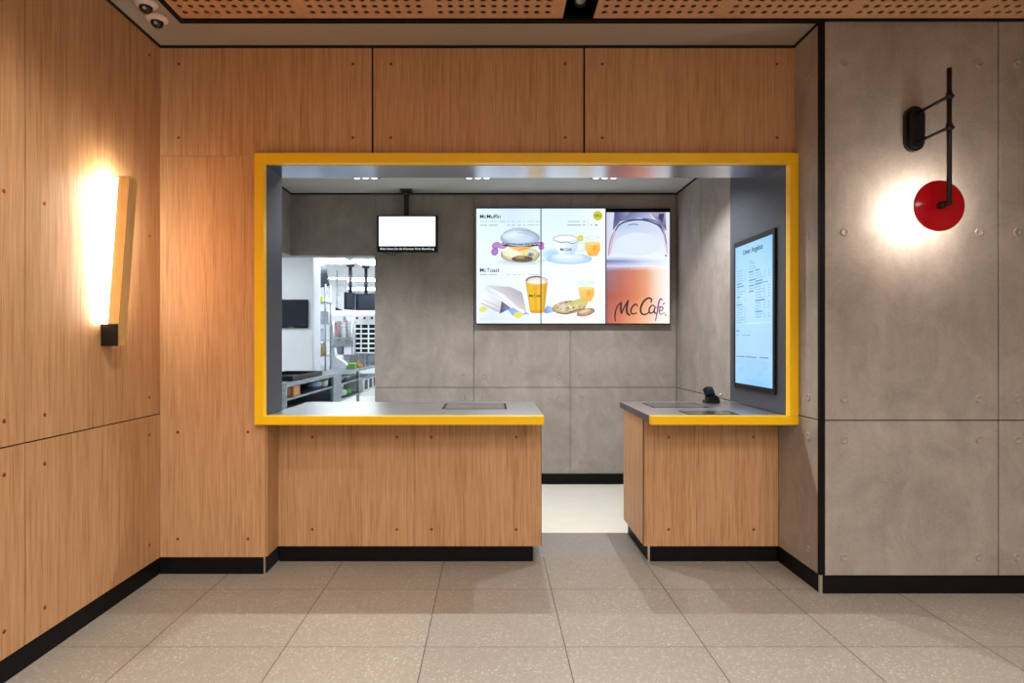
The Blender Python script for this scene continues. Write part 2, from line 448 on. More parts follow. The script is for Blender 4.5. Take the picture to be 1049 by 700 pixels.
G0 = .645
perforated(-1.592, .368, [-1.546, -.901, -.256], 3.105, 1.36, 2.3)
perforated(.526, 5.2, [.572 + G0 * k for k in range(7)], 3.105, 1.36, 2.3)
MB().box(-1.62, 5.2, -3, 1.355, ZC, ZC + .03).build('plain_panel', 'ceil_wood', ce)
MB().box(.368, .526, 1.36, 3.112, ZC + .12, ZC + .14).box(.364, .368, 1.36, 3.112, ZC + .018, ZC + .12).box(.526, .53, 1.36, 3.112, ZC + .018, ZC + .12).build('slot_lining', 'black', ce)

# room behind the counter
wk = struct('wall_kitchen_back', 'concrete panelled wall carrying the menu screens', (0, YB, 0), 'wall')
MB().box(-1.06, 1.86, YB + .012, YB + .13, 0, 2.8).box(-1.97, -1.06, YB + .012, YB + .13, 2.1, 2.8).build('core', 'concrete', wk)
kx = [-1.068, -.157, .727, 1.70]
for i in range(3):
    for z0, z1 in ((ZB, .888), (.888, ZK - .012)):
        p = MB().box(kx[i] + G * (i > 0), kx[i + 1] - G * (i < 2), YB, YB + .012, z0 + (G if z0 > .5 else 0), z1 - (G if z1 < 2 else .0), .0008).build('concrete_panel', 'concrete', wk)
        dimples(p, [(x, YB, z) for x in (kx[i] + .1, kx[i + 1] - .1) for z in ((.19, .79) if z0 < .5 else (.99,))], (0, -1, 0))
MB().box(-1.84, -1.068 - G, YB, YB + .012, 2.10, ZK - .012, .0008).build('concrete_panel', 'concrete', wk)
smark(MB().box(-1.06, 1.70, YB - .012, YB, 0, ZB - .006).build('baseboard_kitchen_back', 'black'), 'black baseboard under the menu screen wall', 'baseboard')
wq = struct('wall_kitchen_right', 'concrete wall right of the menu screens', (1.7, 4.2, 0), 'wall')
MB().box(1.712, 1.86, 3.66, YB + .012, 0, 2.8).build('core', 'gap', wq)
for y0, y1 in ((3.66, 4.91), (4.91, YB)):
    for z0, z1 in ((ZB, .888), (.888, ZK - .012)):
        MB().box(1.70 + .007, 1.712, y0 + G * (y0 > 4), y1 - G * (y1 < 5), z0 + (G if z0 > .5 else 0), z1 - (G if z1 < 2 else 0), .0008).build('concrete_panel', 'concrete', wq)
dimples(wq, [(1.707, 4.81, 1.93), (1.707, 5.0, 1.93), (1.707, 5.0, .99), (1.707, 4.81, .99)], (-1, 0, 0))
smark(MB().box(1.695, 1.707, 4.2, YB - .012, 0, ZB - .006).build('baseboard_kitchen_right', 'black'), 'black baseboard under the wall right of the menu screens', 'baseboard')
smark(MB().box(-1.97, -1.84, 3.648, 4.0, 0, 2.8).box(-1.97, -1.84, 4.0, YB + .012, 2.10, 2.8).build('wall_kitchen_left', 'concrete'), 'concrete lintel wall on the left behind the counter', 'wall')
ck = struct('ceiling_kitchen', 'pale grey ceiling behind the counter', (0, 4.6, ZK), 'ceiling')
MB().box(-1.84, 1.707, 3.648, YB, ZK, ZK + .05).build('plasterboard', 'kceil', ck)
MB().box(-1.84, 1.707, YB - .008, YB, ZK - .014, ZK).box(1.699, 1.707, 3.66, YB, ZK - .014, ZK).box(-1.84, -1.832, 3.66, YB, ZK - .014, ZK).build('shadow_gap', 'gap', ck)

# far kitchen shell
smark(MB().box(-5.2, -.85, 14.5, 14.6, 0, 2.8).build('wall_far', 'wallwhite'), 'white wall at the far end of the kitchen', 'wall')
smark(MB().box(-5.3, -5.2, 3.65, 14.6, 0, 2.8).build('wall_far_left', 'wallwhite'), 'white wall along the left of the kitchen', 'wall')
smark(MB().box(-.95, -.85, YB + .13, 14.5, 0, 2.8).build('wall_far_right', 'wallwhite'), 'white wall along the right of the kitchen', 'wall')
smark(MB().box(-5.2, XL - .1, 3.55, 3.65, 0, 2.8).build('wall_near', 'wallwhite'), 'white wall at the near end of the kitchen', 'wall')
smark(MB().box(-5.2, -.85, YB + .13, 14.6, 2.5, 2.56).box(-5.2, -1.97, 3.65, YB + .13, 2.5, 2.56).build('ceiling_far', 'white'), 'white ceiling of the kitchen', 'ceiling')

# ================================================================== PORTAL FRAME
fr = thing('portal_frame', 'bright yellow square-section frame running around the serving opening', 'frame', (0, 3.37, .847))
b_ = .0025
MB().box(-1.3126, 1.7065, 3.345, 3.394, 2.302, 2.357, b_, 2).build('top_bar', 'yellow', fr)
MB().box(-1.3126, -1.2622, 3.345, 3.394, .8965, 2.3015, b_, 2).build('side_bar', 'yellow', fr)
MB().box(1.6575, 1.7065, 3.345, 3.394, .8965, 2.3015, b_, 2).build('side_bar', 'yellow', fr)
MB().box(-1.3126, .295, 3.345, 3.394, .847, .896, b_, 2).build('lower_bar', 'yellow', fr)
MB().box(.8885, 1.7065, 3.345, 3.394, .847, .896, b_, 2).build('lower_bar', 'yellow', fr)


# ================================================================== COUNTERS
def counter(label, x0, x1, bx0, bx1, kx0, kx1, seams, screw_xs, insets, open_side, ytop=4.16):
    t = thing('service_counter', label, 'counter', ((bx0 + bx1) / 2, 3.86, 0))
    e = MB().box(x0, x1, 3.3945, ytop, .856, .8945, .0015)
    top = e.build('worktop', 'steel', t)
    if open_side > 0: MB().box(x1 - .0005, x1 + .0012, 3.3955, ytop - .001, .857, .8935).build('edge_band', 'steel_edge', top)
    else: MB().box(x0 - .0012, x0 + .0005, 3.3955, ytop - .001, .857, .8935).build('edge_band', 'steel_edge', top)
    for (a, b, c, d) in insets:
        f = MB().box(a, b, c, d, .8946, .8958, .0005).build('inset_plate', 'darkglass', top)
        MB().box(a - .014, b + .014, c - .014, d + .014, .8945, .8951).build('inset_rim', 'black', f)
    MB().box(bx0 + .014, bx1 - .014, 3.59, 4.10, ZB + .003, .855).build('carcass', 'black', t)
    ed = [bx0] + seams + [bx1]
    for i in range(len(ed) - 1):
        p = MB().box(ed[i] + (.001 if i else .001), ed[i + 1] - .001, 3.575, 3.588, ZB, .855, .0006).build('front_panel', 'wood', t)
        screws(p, [(x, 3.575, z) for x in screw_xs[i] for z in (.196, .743)], (0, -1, 0))
    if open_side > 0:
        MB().box(bx1 - .013, bx1, 3.59, 4.12, ZB, .855, .0006).build('end_panel', 'wood', t)
        MB().box(bx1 - .008, bx1 + .0015, 3.5765, 3.5895, ZB, .855).build('corner_strip', 'black', t)
    else:
        MB().box(bx0, bx0 + .013, 3.59, 4.12, ZB, .855, .0006).build('end_panel', 'wood', t)
        MB().box(bx0 - .0015, bx0 + .006, 3.5765, 3.5895, ZB, .855).build('corner_strip', 'black', t)
    MB().box(kx0, kx1, 3.592, 4.125, 0, ZB, .001).build('toe_kick', 'black', t)
    if open_side < 0:
        MB().box(kx0 - .0015, kx0 + .009, 3.5905, 3.602, 0, ZB - .001).build('kick_corner', 'silver', t)
    return t


counter('wide oak counter with steel top and two screwed front panels, left of the passage', -1.2615, .2945, -1.2615, .298, -1.2615, .25,
        [-.4515], [(-1.0586, -.558), (-.353, .150)], [(-.29, .085, 3.72, 4.03)], 1)
counter('narrow oak counter with steel top and one screwed front panel, right of the passage', .889, 1.6565, .905, 1.7035, .936, 1.7035,
        [], [(1.053, 1.556)], [(1.03, 1.36, 3.80, 4.06), (1.13, 1.40, 3.43, 3.60)], -1)


# ================================================================== SCREEN PICTURES
def sr(c, k=1.0):
    return tuple(min(1.0, x * k) for x in lin(*c)[:3]) + (1,)


class Pic:
    """Layers of coloured shapes for a display picture; (u, v) in the picture's own units, v downwards."""
    def __init__(self, to3d, normal):
        self.bm = bmesh.new(); self.lay = self.bm.loops.layers.float_color.new('Col'); self.k = 0; self.to3d = to3d; self.n = Vector(normal)

    def v(self, u, w):
        return self.bm.verts.new(self.to3d(u, w) + self.n * (self.k * .00004))

    def face(self, pts, cols):
        f = self.bm.faces.new([self.v(*p) for p in pts])
        for l, c in zip(f.loops, cols): l[self.lay] = sr(c)

    def poly(self, pts, c, cols=None):
        self.k += 1; self.face(pts, cols or [c] * len(pts)); return self

    def rect(self, a, b, c, d, col, cols=None):
        return self.poly([(a, b), (c, b), (c, d), (a, d)], col, cols)

    def columns(self, xs, v0, v1, tops, bots):
        self.k += 1
        for i in range(len(xs) - 1):
            self.face([(xs[i], v0), (xs[i + 1], v0), (xs[i + 1], v1), (xs[i], v1)], [tops[i], tops[i + 1], bots[i + 1], bots[i]])
        return self

    def ell(self, cx, cy, rx, ry, c0, c1=None, rot=0, n=26, c2=None):
        self.k += 1; c1 = c1 or c0; cs, sn = math.cos(math.radians(rot)), math.sin(math.radians(rot))
        def ring(s): return [(cx + cs * rx * s * math.cos(t) - sn * ry * s * math.sin(t), cy + sn * rx * s * math.cos(t) + cs * ry * s * math.sin(t)) for t in [2 * PI * i / n for i in range(n)]]
        A, B = ring(.6), ring(1)
        cm = c2 or tuple((a + b) // 2 for a, b in zip(c0, c1))
        for i in range(n):
            j = (i + 1) % n
            self.face([(cx, cy), A[i], A[j]], [c0, cm, cm]); self.face([A[i], B[i], B[j], A[j]], [cm, c1, c1, cm])
        return self

    def stroke(self, pts, w, c, taper=True, c_end=None):
        """smooth ribbon through pts"""
        self.k += 1; P = [Vector(p) for p in pts]; S_ = []
        for i in range(len(P) - 1):
            p0, p1, p2, p3 = P[max(i - 1, 0)], P[i], P[i + 1], P[min(i + 2, len(P) - 1)]
            for s in range(5):
                t = s / 5
                S_.append(.5 * ((2 * p1) + (-p0 + p2) * t + (2 * p0 - 5 * p1 + 4 * p2 - p3) * t * t + (-p0 + 3 * p1 - 3 * p2 + p3) * t ** 3))
        S_.append(P[-1]); n = len(S_); L_, R_ = [], []
        for i in range(n):
            d = (S_[min(i + 1, n - 1)] - S_[max(i - 1, 0)]); d = d.normalized() if d.length > 1e-9 else Vector((1, 0))
            q = Vector((-d.y, d.x)); a = i / (n - 1)
            ww = w * (.45 + .55 * math.sin(PI * min(1, max(0, .12 + a * .8)))) if taper else w
            L_.append(S_[i] + q * ww / 2); R_.append(S_[i] - q * ww / 2)
        e = c_end or c
        for i in range(n - 1):
            a, b = i / (n - 1), (i + 1) / (n - 1)
            ca = tuple(int(x + (y - x) * a) for x, y in zip(c, e)); cb = tuple(int(x + (y - x) * b) for x, y in zip(c, e))
            self.face([L_[i], L_[i + 1], R_[i + 1], R_[i]], [ca, cb, cb, ca])
        return self

    def bars(self, y, spans, h, c):
        self.k += 1
        for a, b in spans: self.face([(a, y), (b, y), (b, y + h), (a, y + h)], [c] * 4)
        return self

    def clip(self, co, no):
        g = self.bm.verts[:] + self.bm.edges[:] + self.bm.faces[:]
        bmesh.ops.bisect_plane(self.bm, geom=g, plane_co=co, plane_no=no, clear_outer=True)
        return self

    def build(self, name, m, parent):
        off = parent.location + (parent.parent.location if parent.parent else Vector())
        for v in self.bm.verts: v.co -= off
        for f in self.bm.faces:
            f.normal_update()
            if f.normal.dot(self.n) < 0: f.normal_flip()
        me = bpy.data.meshes.new(name); self.bm.to_mesh(me); self.bm.free(); me.materials.append(M_[m])
        o = bpy.data.objects.new(name, me); COL.objects.link(o); o.parent = parent
        return o


YS = 5.485                                            # glass of the menu screens


def menu_xy(u, v):                                    # picture units: 4.768 per pixel of the whole photo
    return at(480 + u / 4.768, 205 + v / 4.768, YS)


def tmx(u, v):
    p = menu_xy(u, v); return Matrix.Translation(p + Vector((0, -.0035, 0))) @ Matrix.Rotation(PI / 2, 4, 'X')


US = YS / F / 4.768                                   # metres per picture unit


def breakfast_pic():
    p = Pic(menu_xy, (0, -1, 0))
    p.columns([38, 120, 200, 300, 355, 500, 600, 668], 42, 300, [(226, 242, 252), (216, 239, 252), (206, 230, 250), (216, 236, 252), (219, 240, 252), (222, 240, 252), (228, 244, 253), (240, 248, 252)],
              [(232, 248, 254), (232, 249, 255), (236, 250, 255), (240, 250, 255), (236, 250, 255), (235, 250, 255), (240, 252, 255), (248, 253, 255)])
    p.columns([38, 120, 200, 300, 355, 500, 600, 668], 300, 603, [(232, 248, 254), (232, 249, 255), (236, 250, 255), (240, 250, 255), (236, 250, 255), (235, 250, 255), (240, 252, 255), (248, 253, 255)],
              [(232, 242, 253), (215, 230, 250), (228, 240, 253), (238, 249, 255), (246, 253, 255), (250, 254, 255), (250, 254, 255), (250, 253, 255)])
    W = (236, 249, 254)
    # shadows of the food on the white ground
    p.ell(250, 302, 135, 20, (176, 200, 238), W); p.ell(415, 268, 70, 38, (168, 206, 246), (232, 247, 254))
    p.poly([(140, 310), (330, 316), (385, 296), (350, 290)], (206, 222, 246))
    # muffin burger
    p.ell(135, 222, 22, 16, (196, 150, 206), (170, 112, 186), -20); p.ell(128, 252, 17, 20, (190, 138, 200), (158, 100, 176), 20)
    p.ell(165, 225, 22, 14, (206, 160, 212), (176, 126, 190)); p.ell(348, 216, 21, 13, (190, 140, 200), (160, 108, 180)); p.ell(356, 232, 14, 12, (196, 150, 206), (164, 112, 186))
    p.ell(252, 268, 96, 38, (238, 234, 206), (176, 166, 132), c2=(226, 218, 180))
    p.ell(225, 258, 60, 24, (250, 246, 226), (238, 230, 190)); p.ell(300, 258, 40, 22, (240, 236, 214), (206, 200, 160))
    p.ell(262, 288, 52, 15, (120, 106, 92), (92, 76, 68)); p.ell(252, 280, 26, 9, (196, 170, 120), (140, 116, 80))
    p.ell(303, 268, 15, 12, (225, 228, 236), (120, 122, 136)); p.ell(302, 268, 7, 5, (90, 90, 100))
    p.poly([(195, 228), (330, 224), (285, 240), (246, 252), (218, 240)], (238, 166, 70), [(244, 186, 96), (240, 170, 80), (234, 156, 60), (240, 176, 84), (248, 200, 120)])
    p.ell(252, 222, 88, 7, (108, 76, 62), (78, 56, 52))
    p.ell(252, 186, 97, 42, (214, 230, 242), (152, 172, 196), c2=(196, 216, 234))
    p.ell(220, 172, 56, 22, (232, 243, 250), (206, 224, 240), -8)
    p.stroke([(172, 160), (215, 142), (270, 140), (320, 160), (344, 196)], 4, (140, 158, 180)); p.stroke([(240, 160), (290, 166), (330, 190)], 6, (176, 196, 218)); p.stroke([(165, 208), (240, 216), (345, 206)], 5, (128, 146, 168))
    for i in range(17): p.ell(168 + i * 10.4, 213 + (i * 7 % 5) - 2 + 5 * math.sin(i / 16 * PI), 4.5, 3.5, [(120, 110, 108), (150, 150, 150), (96, 82, 80)][i % 3], n=8)
    p.stroke([(160, 250), (170, 282), (215, 300), (290, 304), (335, 288), (348, 256)], 4, (170, 160, 130)); p.poly([(176, 240), (214, 246), (226, 268), (196, 262)], (252, 248, 214)); p.poly([(250, 252), (292, 244), (284, 262), (262, 266)], (246, 220, 130))
    p.ell(178, 312, 18, 5, (206, 226, 120), W); p.ell(340, 300, 12, 10, (198, 220, 130), W)
    # coffee cup on saucer
    p.ell(492, 288, 112, 26, (222, 238, 252), (160, 202, 246), c2=(206, 228, 250)); p.ell(482, 276, 78, 15, (238, 248, 255), (214, 232, 250))
    p.poly([(412, 196), (540, 196), (532, 236), (512, 268), (450, 268), (424, 236)], (236, 246, 254), [(244, 250, 255), (214, 230, 248), (196, 220, 246), (186, 214, 244), (232, 244, 254), (246, 252, 255)])
    p.ell(472, 190, 64, 18, (246, 251, 253), (214, 222, 226)); p.ell(472, 189, 52, 12, (250, 253, 253), (240, 244, 244))
    p.stroke([(410, 190), (440, 174), (500, 173), (536, 186)], 3, (168, 174, 178)); p.stroke([(412, 196), (450, 208), (480, 205), (510, 214), (536, 200)], 3.5, (110, 112, 112))
    p.stroke([(536, 210), (566, 214), (560, 246), (524, 250)], 6, (206, 226, 248))
    p.ell(546, 187, 15, 15, (226, 212, 92), (206, 194, 66)); p.stroke([(538, 187), (554, 187)], 4, (240, 236, 180))
    # orange juice, upper and lower
    for (x, y, k) in ((606, 230, 1.0), (576, 450, 1.04)):
        p.poly([(x - 40 * k, y - 46 * k), (x + 36 * k, y - 46 * k), (x + 38 * k, y + 16 * k), (x + 24 * k, y + 48 * k), (x - 24 * k, y + 48 * k), (x - 40 * k, y + 12 * k)], (226, 242, 236), [(226, 243, 236), (238, 248, 244), (244, 236, 206), (238, 226, 180), (236, 226, 190), (224, 240, 232)])
        p.poly([(x - 38 * k, y - 18 * k), (x + 36 * k, y - 18 * k), (x + 36 * k, y + 14 * k), (x + 20 * k, y + 42 * k), (x - 18 * k, y + 42 * k), (x - 37 * k, y + 10 * k)], (250, 190, 80), [(250, 206, 120), (252, 190, 84), (248, 176, 70), (244, 176, 80), (238, 156, 52), (252, 204, 112)])
        p.ell(x - 2, y - 18 * k, 37 * k, 8 * k, (252, 224, 160), (248, 206, 120)); p.ell(x - 2, y - 46 * k, 38 * k, 9 * k, (240, 250, 248), (208, 230, 214))
        p.ell(x + 10 * k, y + 6 * k, 12 * k, 18 * k, (248, 164, 48), (250, 186, 76))
    p.ell(631, 77, 23, 23, (206, 206, 62), (196, 198, 50))
    # toast sandwich
    p.poly([(190, 535), (230, 520), (300, 558), (215, 566)], (150, 176, 226)); p.rect(60, 578, 300, 592, (0, 0, 0), [(206, 222, 246), (226, 240, 253), (240, 250, 255), (230, 244, 254)])
    p.poly([(84, 416), (205, 424), (262, 452), (170, 470)], (196, 194, 206), [(214, 214, 224), (186, 184, 198), (176, 172, 186), (206, 204, 214)])
    p.poly([(262, 452), (282, 546), (268, 556), (160, 494), (170, 462)], (186, 182, 196), [(170, 166, 180), (206, 202, 208), (236, 236, 240), (240, 242, 246), (206, 204, 214)])
    p.poly([(84, 416), (172, 462), (268, 552), (276, 540), (150, 480), (80, 436)], (238, 242, 248), [(226, 230, 238), (246, 249, 252), (250, 252, 254), (224, 224, 230), (206, 206, 216), (216, 220, 230)])
    p.poly([(76, 446), (162, 494), (152, 552), (62, 512), (58, 486)], (224, 228, 238), [(240, 244, 250), (216, 218, 228), (196, 196, 204), (232, 234, 240), (246, 249, 252)])
    p.stroke([(60, 502), (110, 526), (152, 546)], 4, (176, 172, 176)); p.stroke([(66, 486), (118, 508), (158, 526)], 3, (190, 190, 200))
    p.poly([(162, 494), (206, 528), (192, 536), (152, 556)], (70, 66, 84), [(96, 84, 80), (84, 92, 140), (120, 140, 200), (60, 50, 46)])
    p.ell(72, 533, 22, 14, (232, 220, 100), (226, 224, 150), -20); p.ell(243, 562, 22, 16, (226, 216, 84), (226, 226, 130), -15)
    # tall cup
    p.poly([(385, 515), (445, 540), (380, 556), (360, 545)], (112, 146, 222), [(150, 176, 232), (216, 230, 252), (130, 160, 226), (90, 124, 206)])
    p.k += 1
    xs0, xs1 = [278, 300, 322, 345, 368, 386], [300, 315, 330, 345, 360, 371]
    cc = [(214, 168, 44), (240, 188, 24), (226, 170, 22), (238, 190, 44), (226, 172, 24), (196, 150, 50)]
    for i in range(5):
        p.face([(xs0[i], 402), (xs0[i + 1], 402), (xs1[i + 1], 546), (xs1[i], 546)], [cc[i], cc[i + 1], cc[i + 1], cc[i]])
    p.ell(335, 546, 36, 8, (220, 168, 30), (206, 156, 40)); p.ell(332, 400, 54, 18, (246, 236, 206), (214, 180, 90)); p.ell(332, 391, 55, 19, (240, 234, 236), (206, 196, 196)); p.ell(333, 400, 46, 11, (250, 244, 232), (236, 224, 200))
    p.stroke([(280, 398), (296, 380), (335, 374), (352, 378)], 8, (110, 100, 100)); p.stroke([(352, 378), (376, 384), (386, 394)], 4, (196, 190, 196))
    # biscuits
    p.ell(490, 524, 84, 32, (226, 212, 182), (166, 138, 108), -6, c2=(214, 196, 160)); p.ell(540, 505, 44, 22, (214, 206, 110), (206, 190, 120), -10)
    p.ell(572, 549, 46, 18, (214, 184, 146), (150, 112, 84), -14); p.ell(566, 543, 30, 9, (230, 210, 176), (208, 180, 140), -14)
    rr = random.Random(3)
    for i in range(40):
        a, r = rr.random() * 2 * PI, rr.random() ** .5
        p.ell(490 + 72 * r * math.cos(a), 522 + 24 * r * math.sin(a), 4 + 5 * rr.random(), 2 + 3 * rr.random(), rr.choice([(150, 118, 88), (240, 232, 206), (196, 170, 130), (120, 92, 72), (206, 206, 130), (230, 216, 190)]), n=8)
    p.stroke([(430, 550), (480, 556), (520, 540), (570, 532)], 8, (138, 108, 84))
    # small print
    g = (176, 190, 192); d = (150, 160, 160)
    p.bars(104, [(56, 92), (98, 150)], 3, g).bars(104, [(154, 178)], 3.5, d).bars(104, [(186, 202), (210, 228), (240, 256), (268, 276), (288, 320), (326, 344)], 3, g)
    p.bars(122, [(56, 92), (98, 144)], 3.5, d).bars(122, [(186, 202), (210, 228), (240, 256), (268, 276), (288, 320), (326, 344)], 3, d)
    p.bars(364, [(56, 92), (98, 138)], 3.5, d).bars(364, [(186, 204), (212, 232), (240, 256), (266, 278), (290, 346)], 3, g)
    p.bars(104, [(484, 545), (556, 570)], 3.5, d).bars(121, [(482, 550), (556, 570), (594, 602)], 4, d).bars(96, [(580, 584)], 30, (206, 216, 216)).bars(120, [(616, 630)], 6, (130, 140, 170))
    p.bars(570, [(432, 472)], 3, g)
    return p


def latte_pic():
    p = Pic(menu_xy, (0, -1, 0))
    p.columns([673, 720, 830, 930, 982], 60, 603, [(200, 206, 232), (214, 222, 240), (226, 232, 246), (206, 206, 226), (226, 228, 240)], [(232, 236, 248), (240, 244, 252), (246, 249, 254), (250, 250, 254), (248, 250, 254)])
    p.poly([(704, 150), (712, 60), (790, 60), (740, 105)], (86, 86, 128), [(120, 112, 150), (70, 72, 112), (150, 156, 196), (96, 98, 146)])
    p.poly([(740, 105), (790, 60), (880, 60), (900, 92), (830, 88)], (140, 146, 190), [(110, 116, 160), (110, 116, 160), (166, 170, 206), (190, 196, 224), (150, 156, 200)])
    p.poly([(880, 60), (962, 60), (966, 150), (930, 110)], (150, 140, 170), [(176, 170, 200), (170, 160, 186), (96, 92, 130), (120, 118, 160)])
    p.poly([(930, 66), (956, 66), (948, 112), (926, 88)], (60, 64, 110))
    # glass dome with milk
    p.poly([(712, 150), (740, 118), (800, 102), (880, 104), (930, 124), (948, 156), (966, 278), (694, 278)], (224, 234, 248), [(206, 218, 240), (186, 200, 230), (200, 212, 236), (204, 216, 238), (196, 208, 232), (214, 224, 242), (238, 244, 252), (226, 236, 250)])
    p.ell(826, 215, 110, 56, (222, 235, 250), (220, 231, 247))
    p.stroke([(712, 160), (740, 118), (800, 98), (870, 100), (930, 126), (954, 168)], 9, (64, 70, 112)); p.stroke([(850, 90), (915, 104), (958, 150)], 7, (90, 96, 140)); p.stroke([(780, 124), (806, 118), (830, 122)], 5, (110, 116, 150))
    p.stroke([(690, 262), (698, 200), (716, 150)], 16, (226, 196, 210), c_end=(196, 170, 196)); p.stroke([(684, 270), (690, 210), (706, 160)], 5, (170, 130, 150)); p.stroke([(952, 150), (964, 210), (970, 262)], 10, (190, 150, 176), c_end=(226, 206, 222)); p.stroke([(958, 160), (968, 214)], 4, (120, 90, 130))
    # foam band
    p.columns([673, 760, 860, 940, 982], 276, 296, [(226, 232, 246), (226, 234, 248), (236, 242, 252), (240, 244, 252), (244, 247, 253)], [(150, 156, 206), (160, 168, 214), (206, 214, 238), (230, 236, 248), (242, 245, 252)])
    p.columns([673, 760, 860, 940, 982], 296, 326, [(96, 104, 170), (130, 140, 200), (196, 206, 236), (226, 234, 248), (242, 245, 252)], [(206, 206, 232), (214, 218, 240), (236, 236, 246), (242, 242, 250), (246, 247, 252)])
    # coffee
    top = [(150, 110, 130), (178, 112, 104), (206, 130, 104), (226, 160, 128), (248, 226, 214), (250, 246, 246)]
    mid = [(158, 84, 72), (186, 98, 72), (214, 124, 84), (234, 158, 116), (250, 226, 208), (250, 247, 247)]
    bot = [(178, 92, 84), (214, 120, 90), (236, 160, 120), (246, 196, 160), (252, 236, 226), (250, 248, 248)]
    X = [673, 740, 810, 868, 930, 982]
    p.columns(X, 326, 345, [(190, 176, 206), (206, 190, 206), (222, 200, 206), (236, 214, 210), (248, 238, 238), (250, 248, 250)], top); p.columns(X, 345, 470, top, mid); p.columns(X, 470, 603, mid, bot)
    p.stroke([(673, 345), (720, 338), (790, 334)], 5, (150, 140, 190))
    p.ell(963, 272, 4, 4, (30, 26, 40))
    # brush lettering
    k = lambda q: [(480 + 0 + ((610 + x / 5.19) - 480) * 4.768 - 480, ((205 + y / 5.19) - 205) * 4.768) for x, y in q]
    ink, pur = (44, 22, 30), (150, 110, 160)
    for q, w in (([(106, 646), (104, 610), (116, 566), (140, 542)], 8), ([(138, 542), (134, 575), (138, 606)], 11), ([(138, 606), (152, 572), (176, 530)], 8), ([(174, 532), (166, 580), (172, 606), (186, 612)], 12),
                 ([(224, 566), (214, 554), (196, 568), (188, 592), (198, 606), (220, 600)], 9),
                 ([(294, 546), (298, 528), (280, 522), (256, 540), (240, 576), (246, 604), (266, 608), (290, 594)], 10),
                 ([(316, 566), (300, 560), (286, 580), (288, 600), (304, 598), (318, 572)], 8), ([(318, 566), (312, 590), (318, 602), (328, 598)], 8)):
        p.stroke(k(q), w * .92, ink)
    for q, w in (([(356, 534), (346, 526), (336, 548), (328, 600), (318, 644)], 9), ([(320, 572), (350, 566)], 6), ([(338, 592), (354, 586), (358, 572), (346, 570), (338, 590), (346, 608), (368, 600)], 7), ([(356, 556), (370, 546)], 6)):
        p.stroke(k(q), w * .92, (126, 84, 130), c_end=pur)
    p.ell(*k([(373, 611)])[0], 4, 4, (126, 84, 130))
    return p


def menu_screen(label, px0, px1, py0, py1, top_bezel=0.0):
    a, b = at(px0, py0, YS), at(px1, py1, YS)
    t = thing('menu_screen', label, 'screen', ((a.x + b.x) / 2, 5.52, b.z), 'menu screens on the concrete wall')
    MB().box(a.x - .004, b.x + .004, YS + .004, YS + .042, b.z - .006, a.z + .006 + top_bezel, .002).build('housing', 'plastic_black', t)
    MB().box(a.x - .0042, b.x + .0042, YS + .001, YS + .006, a.z + .0005, a.z + .008 + top_bezel).box(a.x - .0042, b.x + .0042, YS + .001, YS + .006, b.z - .008, b.z - .0005) \
        .box(a.x - .0042, a.x - .0004, YS + .001, YS + .006, b.z - .0005, a.z + .0005).box(b.x + .0004, b.x + .0042, YS + .001, YS + .006, b.z - .0005, a.z + .0005).build('bezel', 'plastic_black', t)
    MB().box(a.x + .15, b.x - .15, YS + .042, YB, b.z + .3, a.z - .3).build('bracket', 'blackmetal', t)
    return t, a, b


def lettering(items, parent, name='lettering', m='ink'):
    for s, size, mx, al, sh, bo in items: MB().text(s, size, mx, al, sh, 0, bo).build(name, m, parent)


t, a, b = menu_screen('portrait menu screen showing the burger and folded toast, leftmost of three', 487.6, 553.6, 213.6, 331.6)
pic = breakfast_pic().clip((b.x, 0, 0), (1, 0, 0)).clip((a.x, 0, 0), (-1, 0, 0)).build('picture', 'screen', t)
lettering([('McMuffin', 20 * US * 1.38, tmx(54, 90), 'LEFT', 0, .0006), ('®', 9 * US, tmx(157, 80), 'LEFT', 0, 0), ('McToast', 20 * US * 1.38, tmx(54, 352), 'LEFT', 0, .0006), ('®', 9 * US, tmx(144, 342), 'LEFT', 0, 0),
           ('McCafé', 15.5 * US * 1.2, tmx(294, 474), 'LEFT', .2, .0004)], pic)
t, a, b = menu_screen('portrait menu screen showing coffee cup, juice and biscuits, middle of three', 554.6, 620.2, 213.6, 331.6)
pic = breakfast_pic().clip((a.x, 0, 0), (-1, 0, 0)).clip((b.x, 0, 0), (1, 0, 0)).build('picture', 'screen', t)
lettering([('NEU', 14 * US * 1.1, tmx(631, 82), 'CENTER', 0, .0004), ('McCafé', 17 * US * 1.1, tmx(474, 248), 'CENTER', .25, .0004)], pic)
t, a, b = menu_screen('portrait screen of milk coffee with brush lettering, rightmost of three', 621.3, 686.3, 217.4, 331.6, .026)
p_ = latte_pic().clip((a.x, 0, 0), (-1, 0, 0)).clip((b.x, 0, 0), (1, 0, 0)).clip((0, 0, a.z), (0, 0, 1)).clip((0, 0, b.z), (0, 0, -1))
p_.build('picture', 'screen', t)

# tall price screen on the right reveal
XS = 1.645
t = thing('price_screen', 'tall portrait price list screen, pale blue, on the slate side panel of the opening', 'screen', (1.651, 3.79, 1.0))
y0, y1, z0, z1 = 3.499, 4.09, 1.0, 1.972
MB().box(XS + .002, 1.657, y0, y1, z0, z1, .002).build('housing', 'plastic_black', t)
bz = .034
MB().box(XS, XS + .004, y0, y1, z0, z0 + bz).box(XS, XS + .004, y0, y1, z1 - bz, z1).box(XS, XS + .004, y0, y0 + bz * .8, z0 + bz, z1 - bz).box(XS, XS + .004, y1 - bz * .8, y1, z0 + bz, z1 - bz).build('bezel', 'plastic_black', t)
ya, yb_, za, zb = y1 - bz * .8, y0 + bz * .8, z1 - bz, z0 + bz


def price_xy(u, v):                                   # u 0..100, v 0..170
    return Vector((XS + .0015, ya + (yb_ - ya) * u / 100, za + (zb - za) * v / 170))


